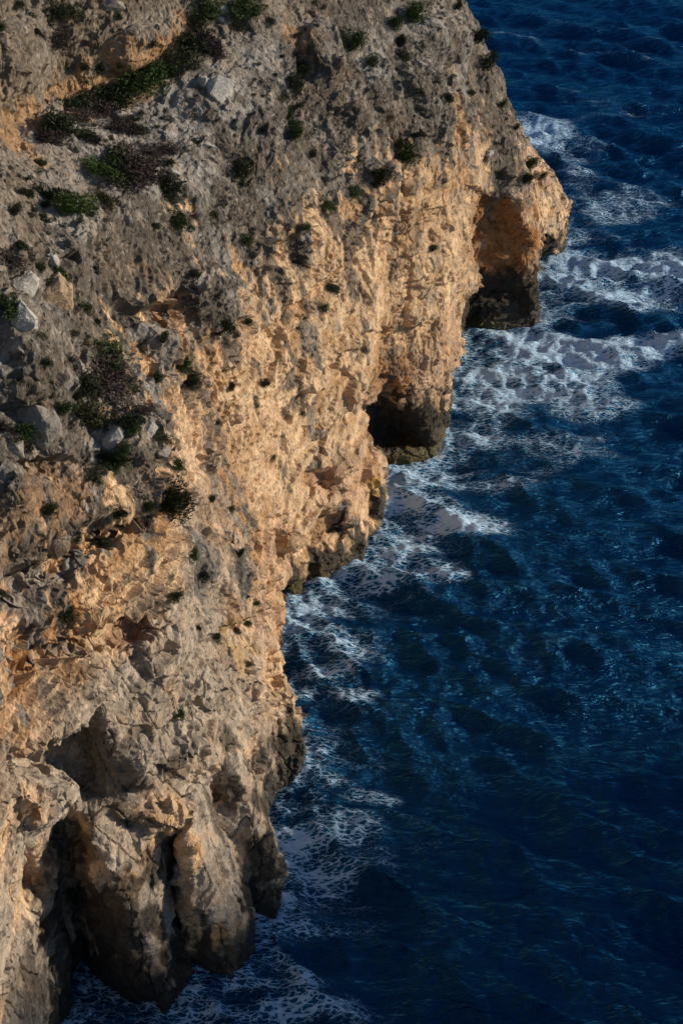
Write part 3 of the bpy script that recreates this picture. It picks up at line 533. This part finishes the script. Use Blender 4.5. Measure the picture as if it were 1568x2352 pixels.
for k in range(64):
    lam = 22 * (.93 ** k) * rng.uniform(.85, 1.15); lam = max(lam, .9); th = main + rng.normal(0, .42 if lam > 5 else .75); kx, ky = math.cos(th), math.sin(th); kk = 2 * math.pi / lam
    am = .0115 * lam ** .9 * (1.7 if 3 < lam < 11 else 1.0); ph = kk * (kx * sx + ky * sy) + rng.uniform(0, 6.28) + .9 * wob
    att = sstep(2.2, 5, lam / cell) * amp_mod; hz += am * att * np.sin(ph); q = am * att * np.cos(ph) * .75; hx += kx * q; hy += ky * q
chop = fbm(S3 * .55, 3, 211, .6) * fo * .42 + np.abs(perlin(S3 * .3, 217)) * fo * .3
fadec = sstep(0, 3, dc)
hz = hz * (.55 + .45 * fadec) + chop; hz *= np.where(sy < 700, 1, np.exp(-(sy - 700) / 1500))
crest = sstep(.45, .95, hz / .75 + .25 * wob)
fo = fo * np.where(spy > 1300, 1 - .22 * sstep(1300, 1800, spy), 1); fo = np.clip(fo + .12 * crest * (sy < 500), 0, 1)
SV = np.stack([sx + hx * fadec, sy + hy * fadec, hz - .1], 1)
ii = np.arange((ny_ - 1) * nx_).reshape(ny_ - 1, nx_)[:, :-1].ravel(); SF = np.stack([ii, ii + 1, ii + nx_ + 1, ii + nx_], 1)
sm = new_mesh('sea', SV, SF); sm.polygons.foreach_set('use_smooth', np.ones(len(SF), bool))
q = sm.attributes.new('surf', 'FLOAT', 'POINT'); q.data.foreach_set('value', fo.astype(np.float32))
sea = bpy.data.objects.new('sea', sm); C.objects.link(sea); sea['kind'] = 'structure'; sea['label'] = 'dark blue choppy sea with white surf along the rocks'
m = bpy.data.materials.new('sea_water'); t, b, N, L = nodes(m)
geo = N('ShaderNodeNewGeometry'); sa = N('ShaderNodeAttribute'); sa.attribute_name = 'surf'
def mapping(scale, rot=0): q = N('ShaderNodeMapping'); q.inputs['Scale'].default_value = scale; q.inputs['Rotation'].default_value = (0, 0, rot); L(geo.outputs['Position'], q.inputs['Vector']); return q
def math_(op, a_, b_=None, c_=None):
    q = N('ShaderNodeMath'); q.operation = op
    for i, v_ in enumerate((a_, b_, c_)):
        if v_ is None: continue
        if isinstance(v_, (int, float)): q.inputs[i].default_value = v_
        else: L(v_, q.inputs[i])
    return q.outputs[0]
def tex(vec, s_, det, ro=.55, dist=0): q = N('ShaderNodeTexNoise'); q.inputs['Scale'].default_value = s_; q.inputs['Detail'].default_value = det; q.inputs['Roughness'].default_value = ro; q.inputs['Distortion'].default_value = dist; L(vec, q.inputs['Vector']); return q
def sm_(x_, lo, hi): q = N('ShaderNodeMapRange'); q.interpolation_type = 'SMOOTHSTEP'; L(x_, q.inputs[0]); q.inputs[1].default_value = lo; q.inputs[2].default_value = hi; return q.outputs[0]
mpA = mapping((.62, 1.5, 1), .18)
r1 = tex(mpA.outputs[0], .55, 4, .62, 1.1); r2 = tex(mpA.outputs[0], 1.6, 4, .62, .9); big = tex(mpA.outputs[0], .16, 3, .55, .5)
def web(scale, warp_, lo_w, gain):
    wn = N('ShaderNodeTexNoise'); wn.inputs['Scale'].default_value = scale * 1.3; wn.inputs['Detail'].default_value = 3; L(mpA.outputs[0], wn.inputs['Vector'])
    ad = N('ShaderNodeVectorMath'); ad.operation = 'MULTIPLY_ADD'; L(wn.outputs['Color'], ad.inputs[0]); ad.inputs[1].default_value = (warp_, warp_, 0); L(mpA.outputs[0], ad.inputs[2])
    vo = N('ShaderNodeTexVoronoi'); vo.feature = 'DISTANCE_TO_EDGE'; vo.voronoi_dimensions = '2D'; vo.inputs['Scale'].default_value = scale; L(ad.outputs[0], vo.inputs['Vector'])
    return sm_(math_('SUBTRACT', math_('ADD', lo_w, math_('MULTIPLY', dens, gain)), vo.outputs['Distance']), .0, .075)
dens = math_('ADD', math_('MULTIPLY', sa.outputs['Fac'], .95), math_('MULTIPLY', math_('SUBTRACT', big.outputs['Fac'], .5), math_('MULTIPLY', sa.outputs['Fac'], 2.6)))
brk = tex(mpA.outputs[0], 2.0, 6, .74, .8)
lace = math_('MAXIMUM', web(.62, 2.2, -.045, .29), math_('MULTIPLY', web(1.9, .9, -.06, .36), .95))
lace = math_('MULTIPLY', lace, sm_(math_('ADD', brk.outputs['Fac'], math_('MULTIPLY', dens, .30)), .42, .66))
solid_ = sm_(math_('ADD', dens, math_('ADD', math_('MULTIPLY', math_('SUBTRACT', r1.outputs['Fac'], .5), 1.1), math_('MULTIPLY', math_('SUBTRACT', brk.outputs['Fac'], .5), 1.2))), 1.2, 1.55)
fm = math_('MAXIMUM', lace, math_('MULTIPLY', solid_, .9))
teal = sm_(math_('ADD', dens, math_('MULTIPLY', math_('SUBTRACT', r1.outputs['Fac'], .5), .5)), .24, .95)
def mixn(fac, a_, b_):
    q = N('ShaderNodeMix'); q.data_type = 'RGBA'; L(fac, q.inputs[0])
    for k, v_ in ((6, a_), (7, b_)):
        if isinstance(v_, tuple): q.inputs[k].default_value = (*v_, 1)
        else: L(v_, q.inputs[k])
    return q.outputs[2]
film = math_('MULTIPLY', sm_(math_('ADD', dens, math_('MULTIPLY', math_('SUBTRACT', r2.outputs['Fac'], .5), .9)), .5, 1.4), .32)
body = mixn(teal, (.0002, .0125, .060), (.003, .14, .28)); body = mixn(film, body, (.05, .26, .50))
di = N('ShaderNodeBsdfDiffuse'); L(mixn(fm, body, (.52, .74, 1.0)), di.inputs['Color'])
gl = N('ShaderNodeBsdfGlossy'); gl.inputs['Color'].default_value = (.10, .54, 1.0, 1); gl.inputs['Roughness'].default_value = .19
fr = N('ShaderNodeFresnel'); fr.inputs['IOR'].default_value = 1.75
ms = N('ShaderNodeMixShader'); L(math_('MULTIPLY', fr.outputs[0], math_('SUBTRACT', 1.0, math_('MULTIPLY', fm, .9))), ms.inputs[0]); L(di.outputs[0], ms.inputs[1]); L(gl.outputs[0], ms.inputs[2])
L(ms.outputs[0], t.nodes['Material Output'].inputs['Surface']); t.nodes.remove(b)
mpB = mapping((.75, 1.6, 1), .1); w1 = tex(mpB.outputs[0], 1.1, 5, .6, .3); w2 = tex(mpB.outputs[0], 4.5, 3, .55); w0 = tex(mpB.outputs[0], .42, 3, .5, .4)
def crest_(o): return math_('SUBTRACT', 1.0, math_('MULTIPLY', math_('ABSOLUTE', math_('SUBTRACT', o, .5)), 2.0))
hh = math_('ADD', math_('ADD', math_('MULTIPLY', crest_(w0.outputs['Fac']), .75), math_('MULTIPLY', crest_(w1.outputs['Fac']), .36)), math_('ADD', math_('MULTIPLY', w2.outputs['Fac'], .06), math_('MULTIPLY', fm, .06)))
bp = N('ShaderNodeBump'); bp.inputs['Strength'].default_value = .9; bp.inputs['Distance'].default_value = 1.0; L(hh, bp.inputs['Height'])
for q in (di, gl, fr): L(bp.outputs[0], q.inputs['Normal'])
sm.materials.append(m)
tick('sea')
# ------------------------------------------------------------------ added land unseen at right, placed to shade the near water and rock feet
hy_ = np.linspace(-80, 165, 105); hu_ = np.linspace(-1, 1, 41); HV = []
for yy in hy_:
    top = np.interp(yy, [-80, 60, 108, 123, 134, 142, 150, 162], [58, 56, 53, 46, 39, 26, 8, -4]); wd_ = np.interp(yy, [-80, 90, 130, 162], [60, 45, 30, 12])
    for uu in hu_: HV.append((155 + uu * wd_, yy, -4 + (top + 4) * (1 - abs(uu) ** 3.2)))
HV = np.array(HV); HV += np.stack([fbm(HV * .06, 4, 401), fbm(HV * .06, 4, 405), fbm(HV * .06, 4, 409)], 1) * np.array([6, 4, 3])
ii = (np.arange(104)[:, None] * 41 + np.arange(40)[None]).ravel(); hm = new_mesh('added_headland', HV, np.stack([ii, ii + 1, ii + 42, ii + 41], 1)); hm.materials.append(make_rock('added_headland_stone', False, (.34, .27, .19)))
ho = bpy.data.objects.new('added_headland', hm); C.objects.link(ho); ho['kind'] = 'structure'; ho['label'] = 'added rocky land out of view, put there for its shade'
# ------------------------------------------------------------------ things on the cliff
rnd = random.Random(11); rng = np.random.default_rng(11)
def leaf_material(name, c1, c2):
    m = bpy.data.materials.new(name); t, b, N, L = nodes(m)
    oi = N('ShaderNodeObjectInfo'); geo = N('ShaderNodeNewGeometry'); q = N('ShaderNodeTexNoise'); q.inputs['Scale'].default_value = 2.6; q.inputs['Detail'].default_value = 3; L(geo.outputs['Position'], q.inputs['Vector'])
    ad = N('ShaderNodeMath'); ad.operation = 'MULTIPLY_ADD'; ad.inputs[1].default_value = .35; L(oi.outputs['Random'], ad.inputs[0]); L(q.outputs['Fac'], ad.inputs[2])
    mr = N('ShaderNodeMapRange'); mr.inputs[1].default_value = .4; mr.inputs[2].default_value = .95; L(ad.outputs[0], mr.inputs[0])
    mx = N('ShaderNodeMix'); mx.data_type = 'RGBA'; L(mr.outputs[0], mx.inputs[0]); mx.inputs[6].default_value = (*c1, 1); mx.inputs[7].default_value = (*c2, 1); L(mx.outputs[2], b.inputs['Base Color'])
    b.inputs['Roughness'].default_value = .7; b.inputs['Specular IOR Level'].default_value = .2; return m
LEAF = {'green': leaf_material('green_leaves', (.030, .055, .018), (.060, .095, .030)), 'dark': leaf_material('dark_leaves', (.018, .028, .014), (.038, .050, .024)),
        'purple': leaf_material('faded_heath', (.035, .028, .028), (.085, .060, .062)), 'bright': leaf_material('fresh_leaves', (.045, .085, .020), (.095, .150, .035)), 'olive': leaf_material('olive_leaves', (.035, .040, .018), (.075, .075, .035))}
WOOD = bpy.data.materials.new('twig_bark'); _t, _b, _N, _L = nodes(WOOD); _q = _N('ShaderNodeTexNoise'); _q.inputs['Scale'].default_value = 9; _r = _N('ShaderNodeMix'); _r.data_type = 'RGBA'; _L(_q.outputs['Fac'], _r.inputs[0]); _r.inputs[6].default_value = (.04, .03, .022, 1); _r.inputs[7].default_value = (.10, .08, .06, 1); _L(_r.outputs[2], _b.inputs['Base Color'])
def foliage_mesh(name, k, seed, leaf=.11, nb=9):
    """clumps of small leaves spread through an uneven dome of unit radius standing on z=0"""
    g = np.random.default_rng(seed); cc = g.normal(size=(nb, 3)); cc /= np.linalg.norm(cc, axis=1)[:, None]; cc *= g.uniform(.2, .85, (nb, 1)); cc[:, 2] = np.abs(cc[:, 2]) * .75 + .12; rad = g.uniform(.2, .42, nb)
    w_ = g.integers(0, nb, k); d = g.normal(size=(k, 3)); d /= np.linalg.norm(d, axis=1)[:, None]; c = cc[w_] + d * (rad[w_] * g.uniform(.55, 1.05, k) ** .6)[:, None]; c[:, 2] = np.maximum(c[:, 2], .0)
    a_ = d + g.normal(size=(k, 3)) * .7; a_ /= np.linalg.norm(a_, axis=1)[:, None]; t_ = np.cross(a_, g.normal(size=(k, 3))); t_ /= np.linalg.norm(t_, axis=1)[:, None] + 1e-6
    s = (leaf * g.uniform(.6, 1.4, k))[:, None]; V = np.stack([c - t_ * s * .4, c + a_ * s * .5 + np.cross(a_, t_) * s * .15, c + t_ * s * .4, c + a_ * s * 1.3], 1).reshape(-1, 3); V = np.stack([V[0::4], V[1::4], V[3::4], V[2::4]], 1).reshape(-1, 3)
    return new_mesh(name, V, np.arange(4 * k).reshape(k, 4))
def stem_mesh(name, seed):
    g = random.Random(seed); V = []; Fc = []
    for b_ in range(7):
        a_ = g.uniform(0, 6.28); tip = np.array([math.cos(a_) * g.uniform(.2, .7), math.sin(a_) * g.uniform(.2, .7), g.uniform(.4, .85)]); mid = tip * .5 + np.array([g.uniform(-.1, .1), g.uniform(-.1, .1), .05]); base = np.array([g.uniform(-.08, .08), g.uniform(-.08, .08), -.25])
        k0 = len(V)
        for p_, r_ in ((base, .045), (mid, .03), (tip, .012)):
            for q in range(4): V.append(p_ + r_ * np.array([math.cos(q * 1.571), math.sin(q * 1.571), 0]))
        for lv in range(2):
            for q in range(4): Fc.append((k0 + lv * 4 + q, k0 + lv * 4 + (q + 1) % 4, k0 + lv * 4 + 4 + (q + 1) % 4, k0 + lv * 4 + 4 + q))
    return new_mesh(name, np.array(V), np.array(Fc))
FOL = {}
for kd in LEAF:
    FOL[kd] = []
    for q in range(3):
        mm_ = foliage_mesh('foliage_' + kd, 2000, 31 * q + 7 * len(kd), .088 if kd != 'purple' else .075, 13); mm_.materials.append(LEAF[kd]); FOL[kd].append(mm_)
STEMS = [stem_mesh('stems', q) for q in range(3)]
for q in STEMS: q.materials.append(WOOD)
TUFT = []
for q in range(4):
    mm_ = foliage_mesh('tuft', 190, 400 + q, .22, 5); mm_.materials.append(LEAF[['dark', 'dark', 'olive', 'purple'][q]]); TUFT.append(mm_)
me.calc_loop_triangles(); NF = np.empty(n * 3, np.float32); me.vertices.foreach_get('normal', NF); NF = NF.reshape(-1, 3)
def surf(px, py):
    i = spot_hit(px, py)
    if i is None: return None
    return P[i].mean(0).astype(float), N0[i].mean(0).astype(float), float(tp[i, 2].mean())
ORD = ['first', 'second', 'third', 'fourth', 'fifth', 'sixth', 'seventh', 'eighth', 'ninth', 'tenth', 'eleventh', 'twelfth', 'thirteenth', 'fourteenth', 'fifteenth', 'sixteenth', 'seventeenth', 'eighteenth', 'nineteenth', 'twentieth']
# shrubs by place: column, row, width, height (survey units), kind
PLACES = [
 ('in the upper left bank', 'shrubs of the upper left bank', [(140,22,52,50,'dark'),(132,85,46,62,'purple'),(40,10,26,22,'dark'),(5,62,20,20,'green'),(85,70,18,18,'dark'),(195,150,24,18,'dark'),(277,145,18,14,'olive')]),
 ('on the flat ground by the top edge', 'shrubs on the flat top', [(470,18,58,40,'green'),(548,14,70,40,'green'),(452,40,40,30,'dark'),(585,22,34,26,'olive'),(620,48,22,14,'dark'),(545,62,26,14,'dark')]),
 ('in the gully under the bank', 'shrubs along the gully', [(430,92,58,44,'dark'),(465,82,48,40,'purple'),(412,122,50,42,'dark'),(485,118,34,34,'purple'),(362,160,56,48,'green'),(330,182,60,42,'green'),(300,195,44,30,'green'),(385,150,30,30,'purple'),(250,222,50,30,'dark'),(205,218,50,34,'dark'),(165,238,48,38,'dark'),(220,250,56,42,'purple'),(262,238,40,30,'green'),(130,285,62,54,'dark'),(118,312,44,36,'purple'),(190,272,46,34,'purple'),(288,285,44,36,'purple'),(312,296,30,26,'dark'),(205,312,40,28,'dark'),(220,325,28,22,'purple')]),
 ('in the patch below the gully', 'shrubs of the heathy patch', [(300,362,66,52,'purple'),(338,392,66,58,'purple'),(300,400,60,48,'purple'),(258,382,58,46,'green'),(226,388,34,26,'bright'),(380,338,34,28,'purple'),(382,420,42,50,'dark'),(350,372,22,22,'dark'),(392,448,30,30,'dark'),(345,345,30,22,'purple'),(270,350,34,24,'olive')]),
 ('on the bare grey slope at left', 'shrubs of the bare grey slope', [(165,468,62,54,'bright'),(135,450,50,44,'dark'),(240,456,44,26,'olive'),(408,506,42,40,'green'),(60,442,30,26,'dark'),(92,372,26,18,'dark'),(550,384,44,54,'dark'),(355,518,22,18,'dark'),(30,480,26,36,'olive'),(105,468,24,20,'dark')]),
 ('among boulders at the left edge', 'shrubs among the left boulders', [(22,596,54,46,'purple'),(42,562,36,30,'dark'),(14,690,46,40,'green'),(36,715,40,34,'green'),(130,625,50,32,'green'),(60,640,26,22,'dark'),(95,610,26,18,'dark'),(200,705,26,30,'olive'),(225,735,18,18,'dark'),(145,935,32,40,'green'),(175,905,26,30,'dark'),(108,830,18,22,'dark'),(52,988,42,38,'green'),(8,975,36,40,'purple')]),
 ('on the ledge over the cracked wall', 'shrubs of the ledge', [(250,805,56,44,'green'),(238,862,86,76,'purple'),(200,882,44,50,'dark'),(272,850,40,40,'purple'),(215,950,54,48,'olive'),(325,938,38,28,'purple'),(298,968,44,36,'dark'),(303,986,26,20,'green'),(362,998,28,24,'dark'),(287,1032,24,20,'green'),(266,1056,32,28,'green'),(240,1052,28,28,'dark'),(310,890,20,20,'green'),(215,1090,26,30,'dark'),(408,1062,20,26,'green')]),
 ('on the left wall below the ledge', 'shrubs of the left wall', [(383,1140,50,92,'olive'),(334,1157,22,38,'green'),(272,1172,22,34,'dark'),(110,1166,20,44,'green'),(240,1246,28,26,'dark'),(157,1409,28,28,'dark'),(397,1364,20,36,'green'),(410,1638,20,26,'green'),(440,1270,18,30,'green'),(466,1314,16,30,'dark'),(95,1234,14,12,'dark'),(2,1361,14,16,'dark'),(345,1379,14,12,'dark'),(182,1235,14,12,'dark')]),
 ('in cracks of the tan wall', 'shrubs of the tan wall', [(371,772,26,34,'dark'),(411,834,28,48,'green'),(438,874,42,44,'dark'),(360,866,26,32,'dark'),(520,744,32,36,'dark'),(447,628,22,22,'dark'),(565,545,22,20,'green'),(705,522,20,18,'green'),(564,732,16,20,'green'),(500,764,14,14,'dark'),(760,660,32,18,'dark'),(740,702,18,20,'green'),(530,885,18,26,'dark'),(600,875,20,30,'dark'),(692,947,14,14,'green'),(625,1050,14,14,'green'),(485,1142,20,20,'dark'),(530,1167,14,18,'green'),(500,972,12,12,'dark')]),
 ('on weathered rock above the tan wall', 'shrubs of the weathered rock', [(809,90,46,48,'green'),(672,296,30,46,'green'),(678,190,32,44,'dark'),(692,160,26,34,'dark'),(660,262,20,30,'green'),(717,350,20,22,'dark'),(747,470,32,20,'green'),(812,437,34,20,'green'),(854,140,24,30,'dark'),(600,300,14,20,'dark'),(877,395,34,44,'dark'),(865,410,26,30,'olive'),(927,345,38,54,'green'),(912,330,20,30,'olive'),(900,48,26,46,'green'),(916,92,22,36,'dark')]),
 ('near the far skyline of the cliff', 'shrubs near the skyline', [(947,30,48,66,'green'),(1052,8,40,30,'dark'),(1092,78,26,60,'dark'),(1112,138,26,50,'dark'),(922,122,30,24,'dark'),(1027,222,26,24,'dark'),(1082,212,14,20,'green'),(1150,238,16,30,'green'),(1180,290,14,26,'green'),(1216,372,22,40,'green'),(1205,405,24,42,'dark'),(1240,402,14,26,'green'),(992,566,18,20,'green'),(1120,352,18,12,'dark')]),
 ('low on the blocky lower wall', 'shrubs of the lower wall', [(565,1429,18,16,'green'),(540,1446,20,16,'olive'),(497,1460,18,18,'green'),(592,1384,16,16,'green'),(550,1268,14,36,'dark'),(457,1441,12,12,'dark')]),
]
LOOK = {'green': 'leafy green shrub', 'dark': 'dark green shrub', 'purple': 'purplish brown heath bush', 'bright': 'fresh bright green shrub', 'olive': 'olive brown shrub'}
def empty(name, loc): o_ = bpy.data.objects.new(name, None); C.objects.link(o_); o_.location = loc; o_.empty_display_size = .3; return o_
def part(name, mesh, parent): o_ = bpy.data.objects.new(name, mesh); C.objects.link(o_); o_.parent = parent; return o_
occupied = []
for where, grp, L_ in PLACES:
    for kd in LOOK:
        S_ = sorted([q for q in L_ if q[4] == kd], key=lambda q: (q[1], q[0]))
        for k_, (px, py, wd, ht, _) in enumerate(S_):
            hs = surf(px, py + ht * .25)
            if hs is None: continue
            p_, n_, dp_ = hs; m_px = dp_ / FPX; r_ = wd * m_px * (1.2 if 'gully' in where or 'patch' in where or 'ledge' == where[-5:] or 'cracked' in where else .72 if 'skyline' in where else .85); hgt = max(ht * m_px * 1.0, r_ * .7)
            nn = n_ * .75 + np.array([0, 0, .55]); nn /= np.linalg.norm(nn)
            o_ = empty('shrub' if kd != 'purple' else 'heath_bush', p_ - n_ * .02 * r_); o_.rotation_euler = Vector(nn).to_track_quat('Z', 'Y').to_euler(); o_.rotation_euler.rotate_axis('Z', rnd.uniform(0, 6.28))
            sq = rnd.uniform(.78, 1.25); o_.scale = (r_ * sq, r_ / sq, hgt)
            part('foliage', rnd.choice(FOL[kd]), o_); part('stem', rnd.choice(STEMS), o_)
            tail = '' if len(S_) == 1 else ', %s from the top' % ORD[k_]
            o_['label'] = LOOK[kd] + ' ' + where + tail; o_['category'] = 'shrub'; o_['group'] = grp; occupied.append(p_)
occupied = np.array(occupied)
# small cushions dotted over the weathered slopes: they cannot be told apart
cand = np.nonzero((upper > .6) & (N0[:, 2] > .12) & (tp[:, 0] > -20) & (tp[:, 0] < 1300) & (tp[:, 1] > 0) & (tp[:, 1] < 1180) & (np.einsum('ij,ij->i', CAMP - P, N0) > 0))[0]
dens_ = sstep(-.1, .45, fbm(P[cand] * .13, 2, 301) + .25 * perlin(P[cand] * .5, 305)); sel = rng.choice(cand, 300, replace=False, p=(dens_ + .02) / (dens_ + .02).sum())
for i in sel:
    p_ = P[i].astype(float)
    if np.min(((occupied - p_) ** 2).sum(1)) < .8: continue
    nn = N0[i] * .6 + np.array([0, 0, .6]); r_ = rng.uniform(.22, .55) * (1 if rng.random() < .8 else 1.5)
    o_ = bpy.data.objects.new('cushion_plant', TUFT[rng.integers(0, 4)]); C.objects.link(o_); o_.location = p_ - N0[i] * .05; o_.rotation_euler = Vector(nn).to_track_quat('Z', 'Y').to_euler(); o_.rotation_euler.rotate_axis('Z', rng.uniform(0, 6.28)); o_.scale = (r_, r_, r_ * rng.uniform(.7, 1))
    o_['label'] = 'tiny dark cushion plant dotted on the weathered grey upper slopes'; o_['category'] = 'plant'; o_['group'] = 'cushion plants on the upper slopes'
tick('plants')
# loose boulders
BM = {'white': make_rock('pale_boulder_stone', False, (.47, .46, .45)), 'grey': make_rock('grey_boulder_stone', False, (.27, .25, .23)), 'tan': make_rock('tan_boulder_stone', False, (.42, .31, .21))}
def boulder_mesh(seed, mat_, flat_=.75):
    g = np.random.default_rng(seed); bm = bmesh.new(); q = g.normal(size=(13, 3)); q /= np.linalg.norm(q, axis=1)[:, None]; q *= g.uniform(.85, 1.1, (13, 1))
    for v_ in q: bm.verts.new(v_)
    r_ = bmesh.ops.convex_hull(bm, input=bm.verts); bmesh.ops.delete(bm, geom=[v_ for v_ in bm.verts if not v_.link_faces], context='VERTS')
    bmesh.ops.bevel(bm, geom=bm.edges[:], offset=.07, segments=2, profile=.6, affect='EDGES'); bmesh.ops.triangulate(bm, faces=bm.faces[:])
    bmesh.ops.subdivide_edges(bm, edges=bm.edges[:], cuts=2, use_grid_fill=True); bmesh.ops.triangulate(bm, faces=bm.faces[:])
    m_ = bpy.data.meshes.new('boulder'); bm.to_mesh(m_); bm.free(); k = len(m_.vertices); V_ = np.empty(k * 3, np.float32); m_.vertices.foreach_get('co', V_); V_ = V_.reshape(-1, 3)
    V_ *= (1 + .10 * fbm(V_ * 2.2, 3, seed))[:, None]; m_.vertices.foreach_set('co', V_.ravel()); m_.update(); m_.materials.append(mat_); return m_
BOULD = [ # column, row, width, height, stone, label
 (510,208,66,62,'white','large pale cracked boulder on the grey slope beside the gully'),(466,190,38,30,'white','smaller pale boulder touching the left side of the large cracked one'),(545,168,22,18,'grey','small grey stone just above the large pale cracked boulder'),
 (482,333,36,22,'white','flat pale stone lying alone on the rounded grey slope'),(135,682,84,108,'tan','leaning brown slab with an open crack at its left'),(98,972,140,120,'grey','big pale four-sided boulder at the left under the ledge shrubs'),(40,1035,54,60,'grey','upright grey boulder below the big four-sided boulder'),
 (512,24,34,32,'white','rounded pale boulder between two green shrubs at the top'),(505,44,22,16,'white','low pale stone in front of the rounded boulder at the top'),(493,52,10,16,'tan','tallest tan stone of the little cairn on the flat top'),(486,60,10,10,'tan','left tan stone of the little cairn on the flat top'),(505,60,12,10,'tan','right tan stone of the little cairn on the flat top'),
 (258,18,62,48,'grey','dark rounded boulder in the bank at the top left'),(1120,353,30,16,'white','pale block perched in the hollow near the far skyline'),(60,645,70,60,'white','pale boulder among bushes at the left edge'),(55,720,60,70,'white','pale boulder below the bushes at the left edge'),(30,560,40,36,'grey','grey rock between heath bushes at the left edge'),
 (120,600,40,30,'white','pale stone above the leaning brown slab'),(340,985,44,40,'white','pale rock at the outer end of the ledge'),(255,1000,60,60,'white','broad pale rock on the ledge among green shrubs'),(380,1030,36,36,'grey','grey knob at the tip of the ledge'),(275,262,36,24,'white','pale stone among the gully bushes'),(400,395,30,24,'white','pale stone beside the heathy patch'),
]
for k_, (px, py, wd, ht, st, lab) in enumerate(BOULD):
    hs = surf(px, py)
    if hs is None: continue
    p_, n_, dp_ = hs; m_px = dp_ / FPX; o_ = bpy.data.objects.new('boulder', boulder_mesh(700 + k_, BM[st])); C.objects.link(o_)
    a_ = wd * m_px * .66; b_ = ht * m_px * .66; o_.scale = (a_, (a_ + b_) * .5, b_); o_.location = p_ - n_ * .25 * min(a_, b_); o_.rotation_euler = (rnd.uniform(-.15, .15), rnd.uniform(-.15, .15), rnd.uniform(-.3, .3))
    o_['label'] = lab; o_['category'] = 'boulder'; o_['group'] = 'loose boulders on the cliff'
tick('boulders')
# spray thrown up where the swell hits the rock: fine drops, nobody could count them
g = np.random.default_rng(9); SVt, SFt = [], []
for px, py, k, hh_, ww_ in [(884,1128,420,2.2,1.2),(866,1068,260,1.6,1.6),(612,1812,260,1.8,1.4),(1248,738,320,2.6,1.6),(642,1425,260,1.8,1.2),(645,1500,200,1.4,1.2),(580,2122,160,1.2,1.0),(644,1985,160,1.2,.9),(1040,852,200,1.8,1.3),(1150,742,200,1.2,3.0),(1010,1046,220,1.4,1.2),(420,2290,120,1.0,1.0)]:
    c = at_z(px, py, .1); h_ = g.random(k) ** 1.8 * hh_; sp = ww_ * (.35 + .5 * h_ / hh_); q = np.stack([c[0] + g.normal(size=k) * sp * .6, c[1] + g.normal(size=k) * sp * .6 - .3, h_], 1); r_ = g.uniform(.025, .085, k) * (1 - .4 * h_ / hh_)
    for p_, e in zip(q, r_):
        b0 = len(SVt); d_ = g.normal(size=(4, 3)); d_ /= np.linalg.norm(d_, axis=1)[:, None]; SVt += list(p_ + d_ * e); SFt += [(b0, b0 + 1, b0 + 2), (b0, b0 + 2, b0 + 3), (b0, b0 + 3, b0 + 1), (b0 + 1, b0 + 3, b0 + 2)]
sp_ = new_mesh('sea_spray', np.array(SVt), np.array(SFt)); spo = bpy.data.objects.new('sea_spray', sp_); C.objects.link(spo); spo['kind'] = 'stuff'; spo['label'] = 'white spray thrown up where waves hit the rock foot'; spo['category'] = 'spray'
_m = bpy.data.materials.new('spray_drops'); _t, _b, _N, _L = nodes(_m); _q = _N('ShaderNodeTexNoise'); _q.inputs['Scale'].default_value = 3; _r = _N('ShaderNodeMix'); _r.data_type = 'RGBA'; _L(_q.outputs['Fac'], _r.inputs[0]); _r.inputs[6].default_value = (.55, .68, .85, 1); _r.inputs[7].default_value = (.8, .86, .92, 1); _L(_r.outputs[2], _b.inputs['Base Color']); _b.inputs['Roughness'].default_value = .4; sp_.materials.append(_m)
tick('done')
